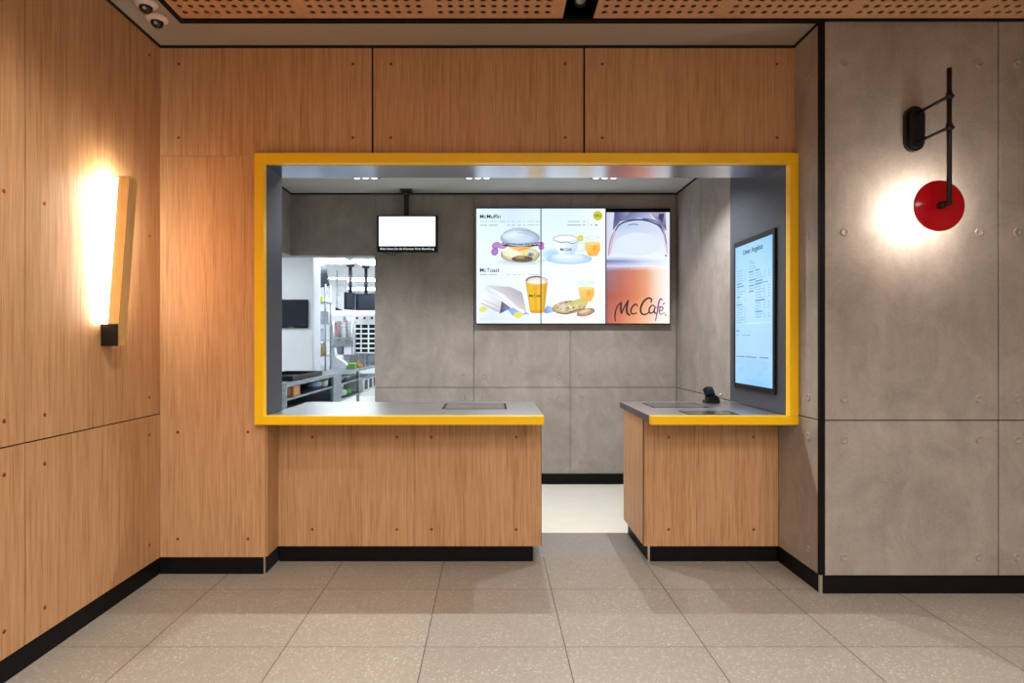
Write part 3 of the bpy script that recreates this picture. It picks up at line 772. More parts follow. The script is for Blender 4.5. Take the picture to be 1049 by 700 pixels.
p = Pic(price_xy, (-1, 0, 0))
p.columns([0, 50, 100], 0, 60, [(140, 196, 246), (146, 200, 246), (128, 186, 240)], [(166, 216, 252), (172, 220, 252), (168, 216, 252)])
p.columns([0, 50, 100], 60, 132, [(166, 216, 252), (172, 220, 252), (168, 216, 252)], [(164, 210, 252), (170, 212, 253), (162, 208, 252)])
p.columns([0, 30, 50, 75, 100], 132, 170, [(170, 214, 250), (160, 206, 246), (166, 210, 250), (164, 210, 250), (170, 214, 252)], [(150, 206, 252), (146, 200, 250), (136, 196, 250), (130, 196, 250), (150, 204, 252)])
rr = random.Random(11); ink = (122, 172, 214); dk = (92, 138, 184)
for col, x in ((0, 4), (1, 40), (2, 58)):
    v = (30, 22, 34)[col]
    while v < (94, 60, 92)[col]:
        head = rr.random() < .16
        p.bars(v, [(x, x + (10 + 14 * rr.random()))], 1.7 if head else 1.0, dk if head else ink)
        if not head: p.bars(v, [((28, 48, 90)[col], (31, 51, 95)[col])], 1.0, ink)
        if col == 2 and not head: p.bars(v, [(80, 84)], 1, ink)
        v += 3.1 if not head else 3.6
p.bars(50, [(56, 90)], 1.2, (110, 156, 196)); p.bars(104, [(4, 14)], 1.6, dk); p.bars(110, [(22, 46), (4, 12)], 1.2, ink); p.bars(96, [(30, 96)], .8, (206, 234, 254))
p.bars(136, [(4, 30), (34, 62), (70, 92)], 1.3, (96, 140, 176)).bars(140, [(4, 96)], 5, (156, 202, 244))
for q in ((20, 152, 12, 5), (44, 158, 8, 5), (70, 156, 14, 7), (84, 148, 8, 4)): p.ell(*q, (146, 196, 240), (156, 206, 250))
pic = p.build('picture', 'screen', t)
R_ = Matrix(((0, 0, -1), (-1, 0, 0), (0, 1, 0))).to_4x4()
lettering([('Unser Angebot', .046, Matrix.Translation(price_xy(50, 12) + Vector((-.002, 0, 0))) @ R_, 'CENTER', 0, .0008)], pic)

# hanging monitor
YM = 5.40
t = thing('hanging_monitor', 'black monitor hanging from the ceiling on a pole, blank white picture', 'monitor', (at(417, 195, YM).x, YM, at(0, 258, YM).z))
a, b = at(386, 220.5, YM), at(448.3, 258, YM)
sa, sb = at(388.2, 222, YM), at(446, 252.3, YM)
MB().box(a.x, b.x, YM, YM + .05, b.z, a.z, .004, 2).build('housing', 'plastic_black', t)
p = Pic(lambda u, v: at(u, v, YM) + Vector((0, -.0008, 0)), (0, -1, 0))
W = (250, 255, 254)
p.rect(388.2, 222, 446, 252.3, W, [(248, 254, 253), W, (250, 255, 252), (250, 254, 246)]); p.ell(434, 244.5, 5, 5, (226, 240, 206), W)
pic = p.build('picture', 'screen_hot', t)
lettering([('Bitte halten Sie die Nummer Ihrer Bestellung', .0265, Matrix.Translation(at(417, 256.0, YM) + Vector((0, -.001, 0))) @ Matrix.Rotation(PI / 2, 4, 'X'), 'CENTER', 0, .0003)], t, 'caption', 'caption')
cx = at(415.8, 0, YM).x
MB().box(cx - .021, cx + .021, YM + .02, YM + .05, a.z - .05, ZK - .01, .003).build('pole', 'blackmetal', t)
MB().box(cx - .055, cx + .055, YM - .02, YM + .09, ZK - .012, ZK, .003).box(cx - .03, cx + .03, YM, YM + .07, ZK - .04, ZK - .012, .004).build('ceiling_plate', 'blackmetal', t)
MB().box(cx - .06, cx + .06, YM + .05, YM + .075, b.z + .09, a.z - .04, .003).build('bracket', 'blackmetal', t)
pts = [at(392, 258, YM) + Vector((0, .03, 0)), at(396, 260, YM) + Vector((0, .03, 0)), at(401, 260.6, YM) + Vector((0, .03, 0)), at(407, 259, YM) + Vector((0, .03, 0)), at(409, 257.5, YM) + Vector((0, .03, 0))]
MB().tube(pts, .003, 8).build('cable', 'blackmetal', t)


# ================================================================== LAMPS ON THE WALLS
# oak bar lamp on the left wall (bar leans away from the wall towards its top)
yb0, yb1 = 2.885, 2.952
t = thing('wall_lamp', 'leaning oak bar lamp with black bracket, glowing on the left oak wall', 'lamp', (XL, 2.92, 1.29))
xb, xt = -1.848, -1.789                                  # back edge of the bar at its foot and its top
zb_, zt_ = 1.292, 2.102
w = .048


def bar(x0, x1, za_, zb2_, y0, y1, mb):
    f = lambda z: xb + (xt - xb) * (z - zb_) / (zt_ - zb_)
    mb.prism([(f(za_) + x0, y0, za_), (f(za_) + x1, y0, za_), (f(zb2_) + x1, y0, zb2_), (f(zb2_) + x0, y0, zb2_)], (0, y1 - y0, 0))
    return mb


bar(.006, w + .012, zb_, zt_, yb0, yb1, MB()).build('oak_bar', 'lamp_wood', t)
bar(-.002, .0055, zb_ + .105, zt_ - .01, yb0 + .01, yb1 - .01, MB()).build('led_strip', 'led_warm', t)
br = MB().box(XL, -1.781, yb0 - .008, yb0 - .0005, 1.288, 1.395, .002).box(XL, -1.853, yb0, yb1, 1.288, 1.395, .001).build('bracket', 'blackmetal', t)
for z in (1.355, 1.32): MB().lathe([(0, .0015), (.004, .0015), (.0045, 0)], (-1.815, yb0 - .008, z), (0, -1, 0), 12).build('bolt', 'plastic_black', br)

# red disc lamp on the concrete wall
t = thing('wall_lamp', 'black pole wall lamp with round red disc on the concrete wall', 'lamp', (2.19, YR, 1.84))
pl = []
cx, cz0, cz1, rr_ = at(934.5, 0, YR).x, at(0, 146.5, YR).z, at(0, 120, YR).z, .049
for (z, s) in ((cz1, 1), (cz0, -1)):
    for i in range(17):
        th = PI * i / 16
        pl.append((cx + rr_ * math.cos(th) * s, z + rr_ * math.sin(th) * s))
MB().prism([(x, YR - .001, z) for x, z in pl], (0, -.022, 0)).build('back_plate', 'blackmetal', t)
px = [(cx + (x - cx) * .78, cz0 + (z - cz0) if False else (cz0 + cz1) / 2 + (z - (cz0 + cz1) / 2) * .88) for x, z in pl]
MB().prism([(x, YR - .023, z) for x, z in px], (0, -.018, 0)).build('plate_cover', 'plastic_black', t)
YP = 2.878; xp = 2.186
zt, zbm = at(0, 70, YP).z, at(0, 210, YP).z
MB().cyl((xp, YP, zbm), (xp, YP, zt), .0108, n=20).build('pole', 'blackmetal', t)
for zz in (at(0, 98.5, YP).z, at(0, 130.5, YP).z):
    arm = MB().cyl((xp, YR - .035, zz), (xp, YP, zz), .0075, n=16).build('arm', 'blackmetal', t)
    MB().cyl((xp - .012, YP, zz - .012), (xp + .012 + .006, YP, zz - .0), .006, n=12).cyl((xp, YP, zz - .016), (xp, YP, zz + .016), .0145, n=20).ball((xp + .016, YP, zz), .009, 12).build('collar', 'blackmetal', arm)
dz = zbm + .010
MB().lathe([(0, -.001), (.118, -.001), (.1235, .002), (.1245, .006), (.1235, .010), (.118, .0125), (0, .0125)], (xp, 2.950, dz), (0, -1, 0), 56).build('disc', 'redglass', t)
hub = MB().lathe([(0, 0), (.016, 0), (.018, .004), (.016, .03), (.012, .036), (0, .036)], (xp, 2.9375, dz), (0, -1, 0), 24).cyl((xp, 2.91, dz), (xp, YP, dz), .0105, n=16).ball((xp, YP, dz), .0135, 14).build('hub', 'blackmetal', t)
MB().lathe([(0, .026), (.05, .026), (.058, .022), (.06, 0), (0, 0)], (xp, 2.951, dz), (0, 1, 0), 32).build('diffuser', 'led_neutral', t)

# dome cameras on the painted border
for i, (px_, py_, lab) in enumerate(((161, 17.5, 'white dome camera with black eye, the one nearer the ceiling corner'), (149.5, 2.0, 'white dome camera with black eye, cut by the top of the photo'))):
    Y = (ZC - EYE) * F / (VY - py_)
    c = at(px_, py_, Y); c.z = ZC
    t = thing('ceiling_dome_camera', lab, 'camera', c, 'dome cameras at the ceiling corner')
    MB().lathe([(0, 0), (.052, 0), (.054, .008), (.05, .016), (.038, .024), (.03, .026), (0, .026)], c, (0, 0, -1), 32).build('base', 'camwhite', t)
    MB().lathe([(.031, .024), (.0305, .032), (.027, .042), (.018, .051), (0, .055)], c, (0, 0, -1), 28).build('dome', 'camdome', t)
    MB().lathe([(0, .0), (.008, 0), (.009, .003), (.006, .005), (0, .005)], c + Vector((.004, -.022, -.040)), (.1, -.7, -.7), 16).build('lens', 'plastic_grey', t)

# spotlight in the black ceiling slot
c = Vector((.447, 3.02, ZC + .12))
t = thing('track_spotlight', 'small black spotlight inside the dark ceiling slot', 'spotlight', c)
MB().box(c.x - .02, c.x + .02, c.y - .05, c.y + .05, c.z - .02, c.z, .003).build('track_adapter', 'plastic_black', t)
MB().cyl((c.x, c.y, c.z - .02), (c.x, c.y, c.z - .04), .008, n=12).build('stem', 'blackmetal', t)
MB().lathe([(0, 0), (.028, 0), (.032, .006), (.032, .06), (.029, .06), (.027, .045), (0, .045)], (c.x, c.y + .02, c.z - .035), (0, -.5, -.85), 24).build('head', 'plastic_black', t)
MB().lathe([(0, 0), (.024, 0), (.024, .002), (0, .003)], Vector((c.x, c.y + .02, c.z - .035)) + Vector((0, -.5, -.85)).normalized() * .047, (0, -.5, -.85), 20).build('lens', 'plastic_grey', t)

# triple downlights in the ceiling behind the counter
for px_, w_ in ((374.5, 'left'), (489.5, 'middle'), (619.5, 'right')):
    c = at(px_, 181.5, 4.995); c.z = ZK
    t = thing('recessed_downlight', f'recessed triple downlight behind the counter, {w_} one of the three', 'downlight', c, 'triple downlights behind the counter')
    MB().box(c.x - .115, c.x + .115, c.y - .045, c.y + .045, ZK - .006, ZK - .0005, .002).build('trim_frame', 'plastic_black', t)
    for k in (-1, 0, 1):
        MB().lathe([(0, 0), (.026, 0), (.03, .004), (.032, .008), (.034, .009), (.034, .0)], (c.x + k * .072, c.y, ZK - .006), (0, 0, -1), 24).build('reflector', 'plastic_grey', t)
        MB().lathe([(0, .009), (.02, .008), (.025, .004), (.025, .0)], (c.x + k * .072, c.y, ZK - .006), (0, 0, -1), 20).build('lens', 'down', t)

# card terminal on the narrow counter
c = Vector((1.49, 4.08, .8948))
t = thing('card_terminal', 'small black card payment terminal at the back of the narrow counter', 'payment terminal', c)
MB().box(c.x - .048, c.x + .045, c.y - .04, c.y + .04, c.z, c.z + .016, .004, 2).build('foot', 'plastic_black', t)
MB().prism([(c.x - .035, c.y - .03, c.z + .016), (c.x + .05, c.y - .03, c.z + .016), (c.x + .03, c.y - .03, c.z + .052), (c.x - .03, c.y - .03, c.z + .045)], (0, .06, 0)).build('stand', 'plastic_black', t)
mx = Matrix.Translation((c.x - .016, c.y, c.z + .074)) @ Euler((math.radians(58), 0, math.radians(18))).to_matrix().to_4x4()
hd = MB().box(-.03, .03, -.032, .032, -.02, .02, .006, 2, mx).build('handset', 'plastic_black', t)
MB().box(-.023, .023, .004, .026, .0195, .0212, .001, 1, mx).build('display', 'off', hd)
k = MB()
for i in range(3):
    for j in range(2): k.box(-.022 + i * .016, -.011 + i * .016, -.026 + j * .013, -.017 + j * .013, .0195, .0222, .001, 1, mx)
k.build('keypad', 'plastic_black', hd)
MB().ball((c.x + .052, c.y - .032, c.z + .055), .012, 14).cyl((c.x + .03, c.y - .02, c.z + .04), (c.x + .052, c.y - .032, c.z + .055), .006, n=10).build('swivel_knob', 'silver', t)

# ================================================================== KITCHEN SEEN THROUGH THE OPENING
# ceiling light panels
for i, (x, y, ww, lab) in enumerate(((-2.35, 8.82, .6, 'square ceiling light panel nearest above the hanging kitchen screens'), (-1.72, 8.96, .6, 'square ceiling light panel beside the concrete jamb, right of the screen poles'),
                                     (-2.62, 11.45, .9, 'ceiling light panel behind the hanging kitchen screens'), (-2.75, 13.5, .9, 'ceiling light panel at the far end of the kitchen'),
                                     (-3.4, 6.6, .9, 'unseen light panel added above the near end of the prep table'), (-3.6, 9.4, .9, 'unseen light panel added above the back of the prep table'), (-2.6, 5.0, .6, 'unseen light panel added above the kitchen doorway'))):  # last three panels are out of view, added to light the kitchen
    t = thing('ceiling_light', lab, 'ceiling light', (x, y, 2.5), 'light panels in the kitchen ceiling')
    MB().box(x - ww / 2, x + ww / 2, y - .3, y + .3, 2.485, 2.4995, .003).build('frame', 'white', t)
    MB().box(x - ww / 2 + .02, x + ww / 2 - .02, y - .28, y + .28, 2.481, 2.4855).build('diffuser', 'led_cool', t)

# stainless prep table along the kitchen
X1 = -2.0
t = thing('prep_table', 'long stainless prep table with two undershelves, behind the serving opening', 'table', (-2.45, 8.4, 0))
MB().box(-2.9, X1, 5.9, 11, .86, .90, .004, 2).build('tabletop', 'kw', t)
for z in (.72, .505): MB().box(-2.88, X1 - .02, 5.95, 10.9, z, z + .022, .002).build('undershelf', 'kw', t)
MB().box(-2.9, -2.885, 5.95, 10.95, .505, .86).build('back_panel', 'kw', t)
for y in (5.93, 7.72, 9.2, 10.95):
    for x in (-2.86, X1 - .03): MB().box(x - .02, x + .02, y - .02, y + .02, 0, .86, .003).build('leg', 'kw', t)
MB().box(X1 - .03, X1 - .012, 7.74, 8.12, .53, .86, .002).build('control_panel', 'kw', t)


def simple(name, lab, cat, mb, m, group=None):
    xs = [v.co for v in mb.bm.verts]
    base = Vector(((min(v.x for v in xs) + max(v.x for v in xs)) / 2, (min(v.y for v in xs) + max(v.y for v in xs)) / 2, min(v.z for v in xs)))
    return tag(mb.build(name, m, None, base), lab, cat, group)


# tall white cabinet with a dark screen
t = thing('tall_cabinet', 'tall plain white cabinet standing on the prep table', 'cabinet', (-2.615, 8.05, .9))
MB().box(-2.9, -2.33, 7.92, 8.25, .901, 2.43, .003).build('body', 'white', t)
MB().box(-2.895, -2.335, 7.9, 7.919, .91, 2.42, .002).build('door', 'white', t)
MB().box(-2.89, -2.34, 7.93, 8.24, 2.43, 2.499, .002).build('top_filler', 'white', t)
t = thing('mounted_display', 'dark switched-off screen on the front of the tall white cabinet', 'screen', (-2.62, 7.86, 1.49))
MB().box(-2.86, -2.39, 7.86, 7.898, 1.487, 1.857, .004).build('housing', 'plastic_black', t)
MB().box(-2.845, -2.405, 7.857, 7.861, 1.512, 1.842).build('glass', 'off', t)
MB().box(-2.64, -2.56, 7.8575, 7.86, 1.494, 1.5).build('badge', 'plastic_grey', t)

t = thing('tray', 'shallow black tray on the near end of the prep table', 'tray', (-2.25, 6.7, .9))
MB().box(-2.48, -2.04, 6.2, 7.3, .901, .912, .003).build('base', 'plastic_black', t)
MB().box(-2.48, -2.466, 6.2, 7.3, .912, .955, .002).box(-2.054, -2.04, 6.2, 7.3, .912, .955, .002).box(-2.466, -2.054, 6.2, 6.214, .912, .955, .002).box(-2.466, -2.054, 7.286, 7.3, .912, .955, .002).build('rim', 'plastic_black', t)

# things on the undershelves
t = thing('carton', 'small dark carton with orange print on the upper undershelf', 'box', (-2.11, 6.3, .742))
MB().box(-2.2, -2.03, 6.18, 6.42, .743, .855, .002).build('body', 'red', t)
MB().box(-2.03, -2.0285, 6.22, 6.38, .755, .84).build('front_print', 'orange', t)
MB().box(-2.18, -2.05, 6.1785, 6.18, .75, .845).build('end_print', 'amber', t)
simple('food_bag', 'pale blue bag on the upper undershelf beside the green lid tub', 'bag', MB().ball((-2.14, 7.3, .795), .1, 18, (.9, 1.2, .52)), 'bluebag')
t = thing('tub', 'white tub with green lid on the upper undershelf', 'tub', (-2.1, 7.55, .742))
MB().lathe([(0, 0), (.05, 0), (.062, .085), (0, .085)], (-2.1, 7.55, .743), n=24).build('body', 'paper', t)
MB().lathe([(0, .085), (.066, .085), (.066, .1), (.06, .104), (0, .104)], (-2.1, 7.55, .743), n=24).build('lid', 'green', t)
for i, (y, m, lab) in enumerate(((8.3, 'bluebag', 'pale blue bag on the lower undershelf, nearest one'), (8.55, 'paper', 'white bag on the lower undershelf, behind the pale blue one'), (8.8, 'green', 'green bag on the lower undershelf, farthest one'))):
    simple('food_bag', lab, 'bag', MB().ball((-2.12, y, .585), .085, 16, (.9, 1.25, .66)), m, 'bags on the lower undershelf')
for i, (y, m, lab) in enumerate(((8.35, 'kw', 'steel bowl on the upper undershelf, nearer one'), (8.72, 'kw', 'steel bowl on the upper undershelf, farther one'))):
    simple('bowl', lab, 'bowl', MB().lathe([(0, 0), (.05, 0), (.09, .04), (.11, .085), (.105, .085), (.085, .043), (.048, .006), (0, .006)], (-2.14, y, .743), n=24), m, 'steel bowls on the upper undershelf')
t = thing('drawer_unit', 'white framed unit with dark openings under the far end of the prep table', 'cabinet', (-2.06, 9.8, .53))
MB().box(-2.3, -1.99, 9.42, 10.5, .53, .715).build('body', 'white', t)
for y in (9.5, 9.86, 10.22): MB().box(-1.99, -1.985, y, y + .22, .55, .70).build('opening', 'plastic_black', t)

# wire rack on the table, right of the white cabinet
t = thing('wire_rack', 'steel shelf rack on the prep table, right of the white cabinet', 'rack', (-2.42, 8.62, .9))
for x in (-2.6, -2.335):
    for y in (8.5, 8.78): MB().cyl((x, y, .9), (x, y, 2.12), .012, n=10).build('post', 'kw', t)
for z in (1.1, 1.32, 1.56, 1.86):
    MB().box(-2.62, -2.315, 8.48, 8.8, z, z + .014, .002).build('shelf', 'kw', t)
t = thing('sauce_bottle', 'amber sauce bottle on the lowest shelf of the steel rack', 'bottle', (-2.37, 8.55, 1.115))
MB().lathe([(0, 0), (.034, 0), (.036, .01), (.036, .12), (.02, .145), (0, .145)], (-2.37, 8.55, 1.115), n=20).build('body', 'amber', t)
MB().lathe([(.012, .145), (.016, .145), (.014, .16), (.005, .19), (0, .19)], (-2.37, 8.55, 1.115), n=14).build('cap', 'orange', t)
for i, (x, z, m, lab) in enumerate(((-2.52, 1.115, 'bluebag', 'blue-grey container on the lowest rack shelf'), (-2.5, 1.335, 'bluebag', 'blue-grey container on the second rack shelf'), (-2.43, 1.575, 'kw', 'steel container on the third rack shelf'))):
    t = thing('container', lab, 'container', (x, 8.62, z), 'containers on the steel rack')
    MB().box(x - .08, x + .08, 8.52, 8.72, z, z + .15, .008, 2).build('body', m, t)
    MB().box(x - .085, x + .085, 8.515, 8.725, z + .15, z + .165, .004).build('lid', 'kw', t)
simple('snack_packet', 'lime green packet on top of the steel rack', 'packet', MB().box(-2.52, -2.39, 8.55, 8.65, 1.874, 1.96, .02, 2), 'lime')
simple('snack_packet', 'white packet on the top rack shelf beside the lime green one', 'packet', MB().box(-2.6, -2.53, 8.55, 8.7, 1.874, 1.98, .02, 2), 'paper')

# dark screen hung above the rack
t = thing('ceiling_screen', 'tilted dark screen hanging above the steel rack', 'screen', (-2.52, 8.5, 2.06))
mx = Matrix.Translation((-2.50, 8.56, 2.21)) @ Euler((0, math.radians(-14), math.radians(62))).to_matrix().to_4x4()
MB().box(-.25, .25, -.02, .02, -.15, .15, .004, 1, mx).build('housing', 'plastic_black', t)
MB().box(-.235, .235, -.023, -.019, -.135, .135, 0, 1, mx).build('glass', 'off', t)
MB().cyl((-2.52, 8.47, 2.3), (-2.52, 8.47, 2.499), .018, n=12).build('pole', 'kw', t)

# white paper bag, green box, notice board
simple('paper_bag', 'crumpled white paper bag standing on the prep table', 'bag',
       MB().prism([(-2.37, 8.95, .901), (-2.15, 8.95, .901), (-2.13, 8.95, .96), (-2.22, 8.95, 1.03), (-2.31, 8.95, 1.08), (-2.33, 8.95, 1.22), (-2.36, 8.95, 1.2)], (0, .14, 0)), 'paper')
t = thing('green_box', 'green box on the prep table edge beside the white paper bag', 'box', (-2.1, 9.0, .9))
MB().box(-2.12, -2.02, 8.94, 9.08, .901, .975, .003).build('body', 'green', t); MB().box(-2.122, -2.018, 8.938, 9.082, .975, .988, .002).build('lid', 'lime', t)
t = thing('notice_board', 'white board covered in paper sheets behind the steel rack', 'board', (-2.9, 10.7, 1.75))
MB().box(-3.25, -2.55, 10.66, 10.69, 1.75, 2.42, .003).build('board', 'white', t)
for i in range(3):
    for j in range(2):
        x = -3.2 + i * .22; z = 1.79 + j * .31
        s = MB().box(x, x + .19, 10.655, 10.66, z, z + .27).build('paper_sheet', 'paper', t)
        m_ = MB()
        for k in range(6): m_.box(x + .02, x + .02 + .05 + .1 * ((k * 37 + i * 13 + j * 7) % 10) / 10, 10.6535, 10.655, z + .03 + k * .035, z + .037 + k * .035)
        m_.build('printed_lines', 'plastic_grey', s)
for x in (-3.2, -2.6): MB().box(x - .02, x + .02, 10.69, 10.73, .9, 2.42).build('post', 'kw', t)

# stainless splashback and utensil rail
t = thing('splashback', 'stainless splashback panel at the far end of the prep table', 'panel', (-2.45, 10.95, .9))
MB().box(-2.9, -2.02, 10.94, 10.98, .901, 1.62, .003).build('panel', 'kw', t)
rail = MB().cyl((-2.8, 10.86, 1.56), (-2.2, 10.86, 1.56), .009, n=10).cyl((-2.75, 10.86, 1.56), (-2.75, 10.94, 1.56), .007, n=8).cyl((-2.25, 10.86, 1.56), (-2.25, 10.94, 1.56), .007, n=8).build('rail', 'silver', t)
for i, (x, m) in enumerate(((-2.74, 'pink'), (-2.66, 'paper'), (-2.58, 'kw'), (-2.50, 'pink'), (-2.42, 'paper'), (-2.34, 'kw'))):
    wd = {'pink': 'pink-handled', 'paper': 'white-handled', 'kw': 'all-steel'}[m]
    s = thing('serving_scoop', f'{wd} scoop hanging on the splashback rail, ' + ('nearer the rack' if i < 3 else 'nearer the holding cabinet'), 'scoop', (x, 10.86, 1.3), 'scoops on the splashback rail')
    MB().cyl((x, 10.838, 1.37), (x, 10.838, 1.55), .007, n=8).tube([(x, 10.838, 1.54), (x, 10.842, 1.578), (x, 10.874, 1.578)], .005, 8).build('handle', m, s)
    MB().lathe([(.036, 0), (.034, -.03), (.02, -.055), (0, -.06), (0, -.056), (.018, -.05), (.031, -.03), (.033, 0), (.036, 0)], (x, 10.83, 1.385), n=16).build('bowl', 'silver', s)
t = thing('stock_pot', 'steel pot on the prep table before the splashback', 'pot', (-2.55, 10.3, .9))
MB().lathe([(0, 0), (.14, 0), (.145, .01), (.145, .24), (.138, .24), (.135, .012), (0, .012)], (-2.55, 10.3, .901), n=28).build('body', 'kw', t)
for s in (-1, 1): MB().tube([(-2.55 + s * .145, 10.27, 1.08), (-2.55 + s * .185, 10.27, 1.09), (-2.55 + s * .185, 10.33, 1.09), (-2.55 + s * .145, 10.33, 1.08)], .006, 8).build('handle', 'silver', t)

# holding cabinet with rows of dark slots
t = thing('holding_cabinet', 'steel holding cabinet with three columns of dark slots on legs', 'cabinet', (-2.02, 9.7, .9))
x0, x1, z0, z1, yf = -2.19, -1.835, 1.12, 1.735, 9.6
mb = MB(); cw = (x1 - x0) / 3
MB().box(x0, x1, yf + .03, yf + .4, z0, z1, .003).build('body', 'kw', t)
for i in range(4): mb.box(x0 + i * cw - (.008 if 0 < i < 3 else (0 if i == 0 else .016)), x0 + i * cw + (.008 if 0 < i < 3 else (.016 if i == 0 else 0)), yf, yf + .03, z0, z1)
for j in range(7): mb.box(x0, x1, yf + .002, yf + .03, z0 + j * .078 - (0 if j == 0 else .008), z0 + j * .078 + (.014 if j else .02))
mb.box(x0, x1, yf + .004, yf + .03, z0 + .475, z1)
mb.build('front_grid', 'white', t)
for i in range(3):
    for j in range(6): MB().box(x0 + i * cw + .014, x0 + (i + 1) * cw - .014, yf + .026, yf + .0299, z0 + j * .078 + .014, z0 + j * .078 + .07).build('slot', 'plastic_black', t)
    MB().box(x0 + i * cw + .04, x0 + i * cw + .075, yf, yf + .004, z0 + .545, z0 + .58).build('dial', 'plastic_black', t)
for x in (x0 + .02, -2.03):
    for y in (yf + .06, yf + .36): MB().cyl((x, y, .9), (x, y, z0), .014, n=10).build('leg', 'kw', t)
for i, (x, y, dz_) in enumerate(((-2.17, 9.5, 0), (-2.06, 9.5, 0), (-2.12, 9.62, 0), (-2.23, 9.62, 0), (-2.11, 9.54, .055))):
    lab = ('toasted bun under the holding cabinet, front left of the pile', 'toasted bun under the holding cabinet, at the table edge', 'toasted bun under the holding cabinet, rear right of the pile', 'toasted bun under the holding cabinet, rear left of the pile', 'toasted bun on top of the small bun pile')[i]
    bun = thing('bread_bun', lab, 'bun', (x, y, .901 + dz_), 'buns under the holding cabinet')
    MB().lathe([(0, 0), (.046, 0), (.05, .012), (.048, .022), (0, .022)], (x, y, .901 + dz_), n=18).build('heel', 'amber', bun)
    MB().lathe([(.049, .0225), (.05, .032), (.04, .05), (.02, .058), (0, .06)], (x, y, .901 + dz_), n=18).build('crown', 'brown', bun)

# cup rack
t = thing('cup_rack', 'steel wire rack of stacked cups on the prep table, left of the holding cabinet', 'rack', (-2.26, 9.3, .9))
for x in (-2.4, -2.12):
    for y in (9.2, 9.42): MB().cyl((x, y, .901), (x, y, 1.62), .009, n=8).build('post', 'kw', t)
for z in (1.1, 1.36): MB().box(-2.41, -2.11, 9.19, 9.43, z, z + .012, .002).build('shelf', 'kw', t)
k_ = 0
for x in (-2.36, -2.26, -2.16):
    for y in (9.25, 9.36):
        m = ('pink', 'paper', 'paper')[k_ % 3]
        lab = 'stack of ' + ('pink' if m == 'pink' else 'white') + ' cups on the wire rack, ' + ('left' if x < -2.3 else 'middle' if x < -2.2 else 'right') + (' front' if y < 9.3 else ' back')
        c_ = thing('cup_stack', lab, 'cups', (x, y, 1.3725), 'cup stacks on the wire rack')
        for q in range(4):
            z = 1.373 + q * .05 + (.03 if k_ % 2 else 0) * (q > 2)
            MB().lathe([(0, .0), (.029, 0), (.038, .075), (.041, .078), (.041, .084), (.036, .084), (.027, .004), (0, .004)], (x, y, z), n=16).build('cup', m, c_)
        k_ += 1
for i, (x, z, m, lab) in enumerate(((-2.34, 1.113, 'kw', 'steel insert pan on the lower shelf of the cup rack'), (-2.19, 1.113, 'paper', 'white insert pan on the lower shelf of the cup rack'))):
    t = thing('insert_pan', lab, 'pan', (x, 9.3, z), 'pans on the cup rack')
    MB().box(x - .06, x + .06, 9.22, 9.4, z, z + .12, .008, 2).build('body', m, t); MB().box(x - .066, x + .066, 9.21, 9.41, z + .12, z + .13, .003).build('rim', 'kw', t)

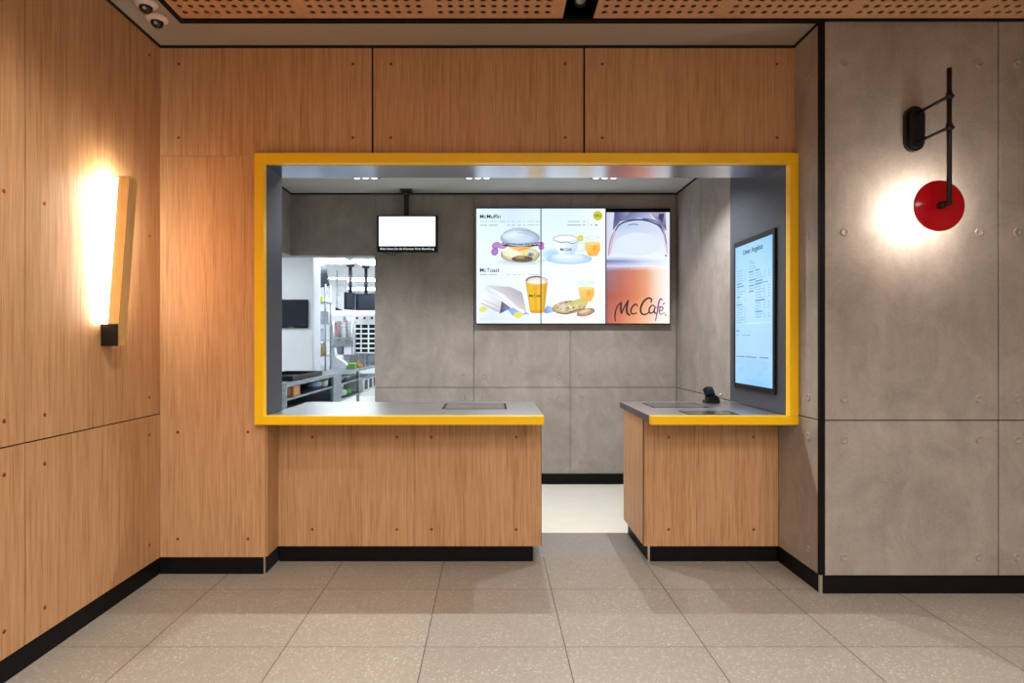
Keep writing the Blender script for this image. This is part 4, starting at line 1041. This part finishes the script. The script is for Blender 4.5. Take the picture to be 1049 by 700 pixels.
# white overhead shelf with a black tray
t = thing('overhead_shelf', 'white shelf hanging over the prep table below the kitchen screens', 'shelf', (-2.25, 9.95, 1.74))
MB().box(-2.62, -1.86, 9.85, 10.2, 1.745, 1.765, .002).build('board', 'white', t)
MB().box(-2.62, -1.86, 9.83, 9.85, 1.735, 1.815, .002).build('fascia', 'white', t)
for x in (-2.58, -1.9): MB().cyl((x, 10.1, 1.765), (x, 10.1, 2.5), .008, n=10).build('hanger', 'kw', t)
simple('sloped_tray', 'black wedge-shaped tray on the white overhead shelf', 'tray', MB().prism([(-2.55, 9.88, 1.766), (-2.38, 9.88, 1.766), (-2.38, 9.88, 1.80), (-2.55, 9.88, 1.87)], (0, .18, 0)), 'plastic_black')
for i, (pxa, pxb, Y, lab, rz) in enumerate(((364.5, 385, 9.4, 'wide black kitchen screen hanging on a ceiling pole beside the jamb', 0), (354, 362.5, 9.2, 'narrow angled black kitchen screen hanging left of the wide one', 62))):
    xc = (at(pxa, 0, Y).x + at(pxb, 0, Y).x) / 2
    t = thing('order_screen', lab, 'screen', (xc, Y, 1.79), 'kitchen screens hanging over the table')
    mx = Matrix.Translation((xc, Y, 1.925)) @ Matrix.Rotation(math.radians(rz), 4, 'Z')
    hw = (.156, .11)[i]
    MB().box(-hw, hw, -.02, .02, -.13, .13, .004, 1, mx).build('housing', 'plastic_black', t)
    MB().box(-hw + .012, hw - .012, -.022, -.0195, -.11, .118, 0, 1, mx).build('glass', 'off', t)
    xq = at((374.5, 358.5)[i], 0, Y).x
    MB().cyl((xq, Y + .03, 1.9), (xq, Y + .03, 2.46), .026, n=14).build('pole', 'plastic_black', t)
    MB().box(xq - .05, xq + .05, Y - .02, Y + .08, 2.455, 2.499, .004).build('ceiling_plate', 'plastic_black', t)
    MB().box(xq - .03, xq + .03, Y + .018, Y + .05, 1.86, 1.99, .003).build('bracket', 'plastic_black', t)

# ================================================================== LIGHT
def area(name, loc, rot, sx, sy, power, col, spread=None):
    l = bpy.data.lights.new(name, 'AREA'); l.shape = 'RECTANGLE'; l.size = sx; l.size_y = sy; l.energy = power; l.color = col
    if spread: l.spread = spread
    o = bpy.data.objects.new(name, l); COL.objects.link(o); o.location = loc; o.rotation_euler = rot
    return o


def spot(name, loc, target, power, col, size, blend=.5, r=.03):
    l = bpy.data.lights.new(name, 'SPOT'); l.energy = power; l.color = col; l.spot_size = math.radians(size); l.spot_blend = blend; l.shadow_soft_size = r
    o = bpy.data.objects.new(name, l); COL.objects.link(o); o.location = loc
    o.rotation_euler = (Vector(target) - Vector(loc)).to_track_quat('-Z', 'Y').to_euler()
    return o


WARM = (1, .93, .85)
area('room_fill_light', (.5, .3, 2.95), (0, 0, 0), 4.2, 1.2, 125, WARM, 2.35)  # two unseen area lights added as main fill for the dining room
area('room_fill_light', (.9, -1.7, 2.95), (0, 0, 0), 5, 1.4, 135, WARM)
for x in (-1.05, .3, 1.1): spot('downlight_beam', (x, 4.22, ZK - .02), (x, 4.22, 0), 80, (1, .98, .95), 125, .55, .02)
spot('room_downlight_beam', (-.75, 1.75, 2.94), (-1.86, 2.1, .75), 85, (1, .88, .72), 95, .9, .05)
spot('room_downlight_beam', (2.6, 1.6, 2.94), (2.6, 1.7, 0), 30, (1, .92, .82), 105, .8, .05)

w = bpy.data.worlds.new('world'); S.world = w; w.use_nodes = True
w.node_tree.nodes['Background'].inputs[0].default_value = (.5, .5, .5, 1); w.node_tree.nodes['Background'].inputs[1].default_value = .02
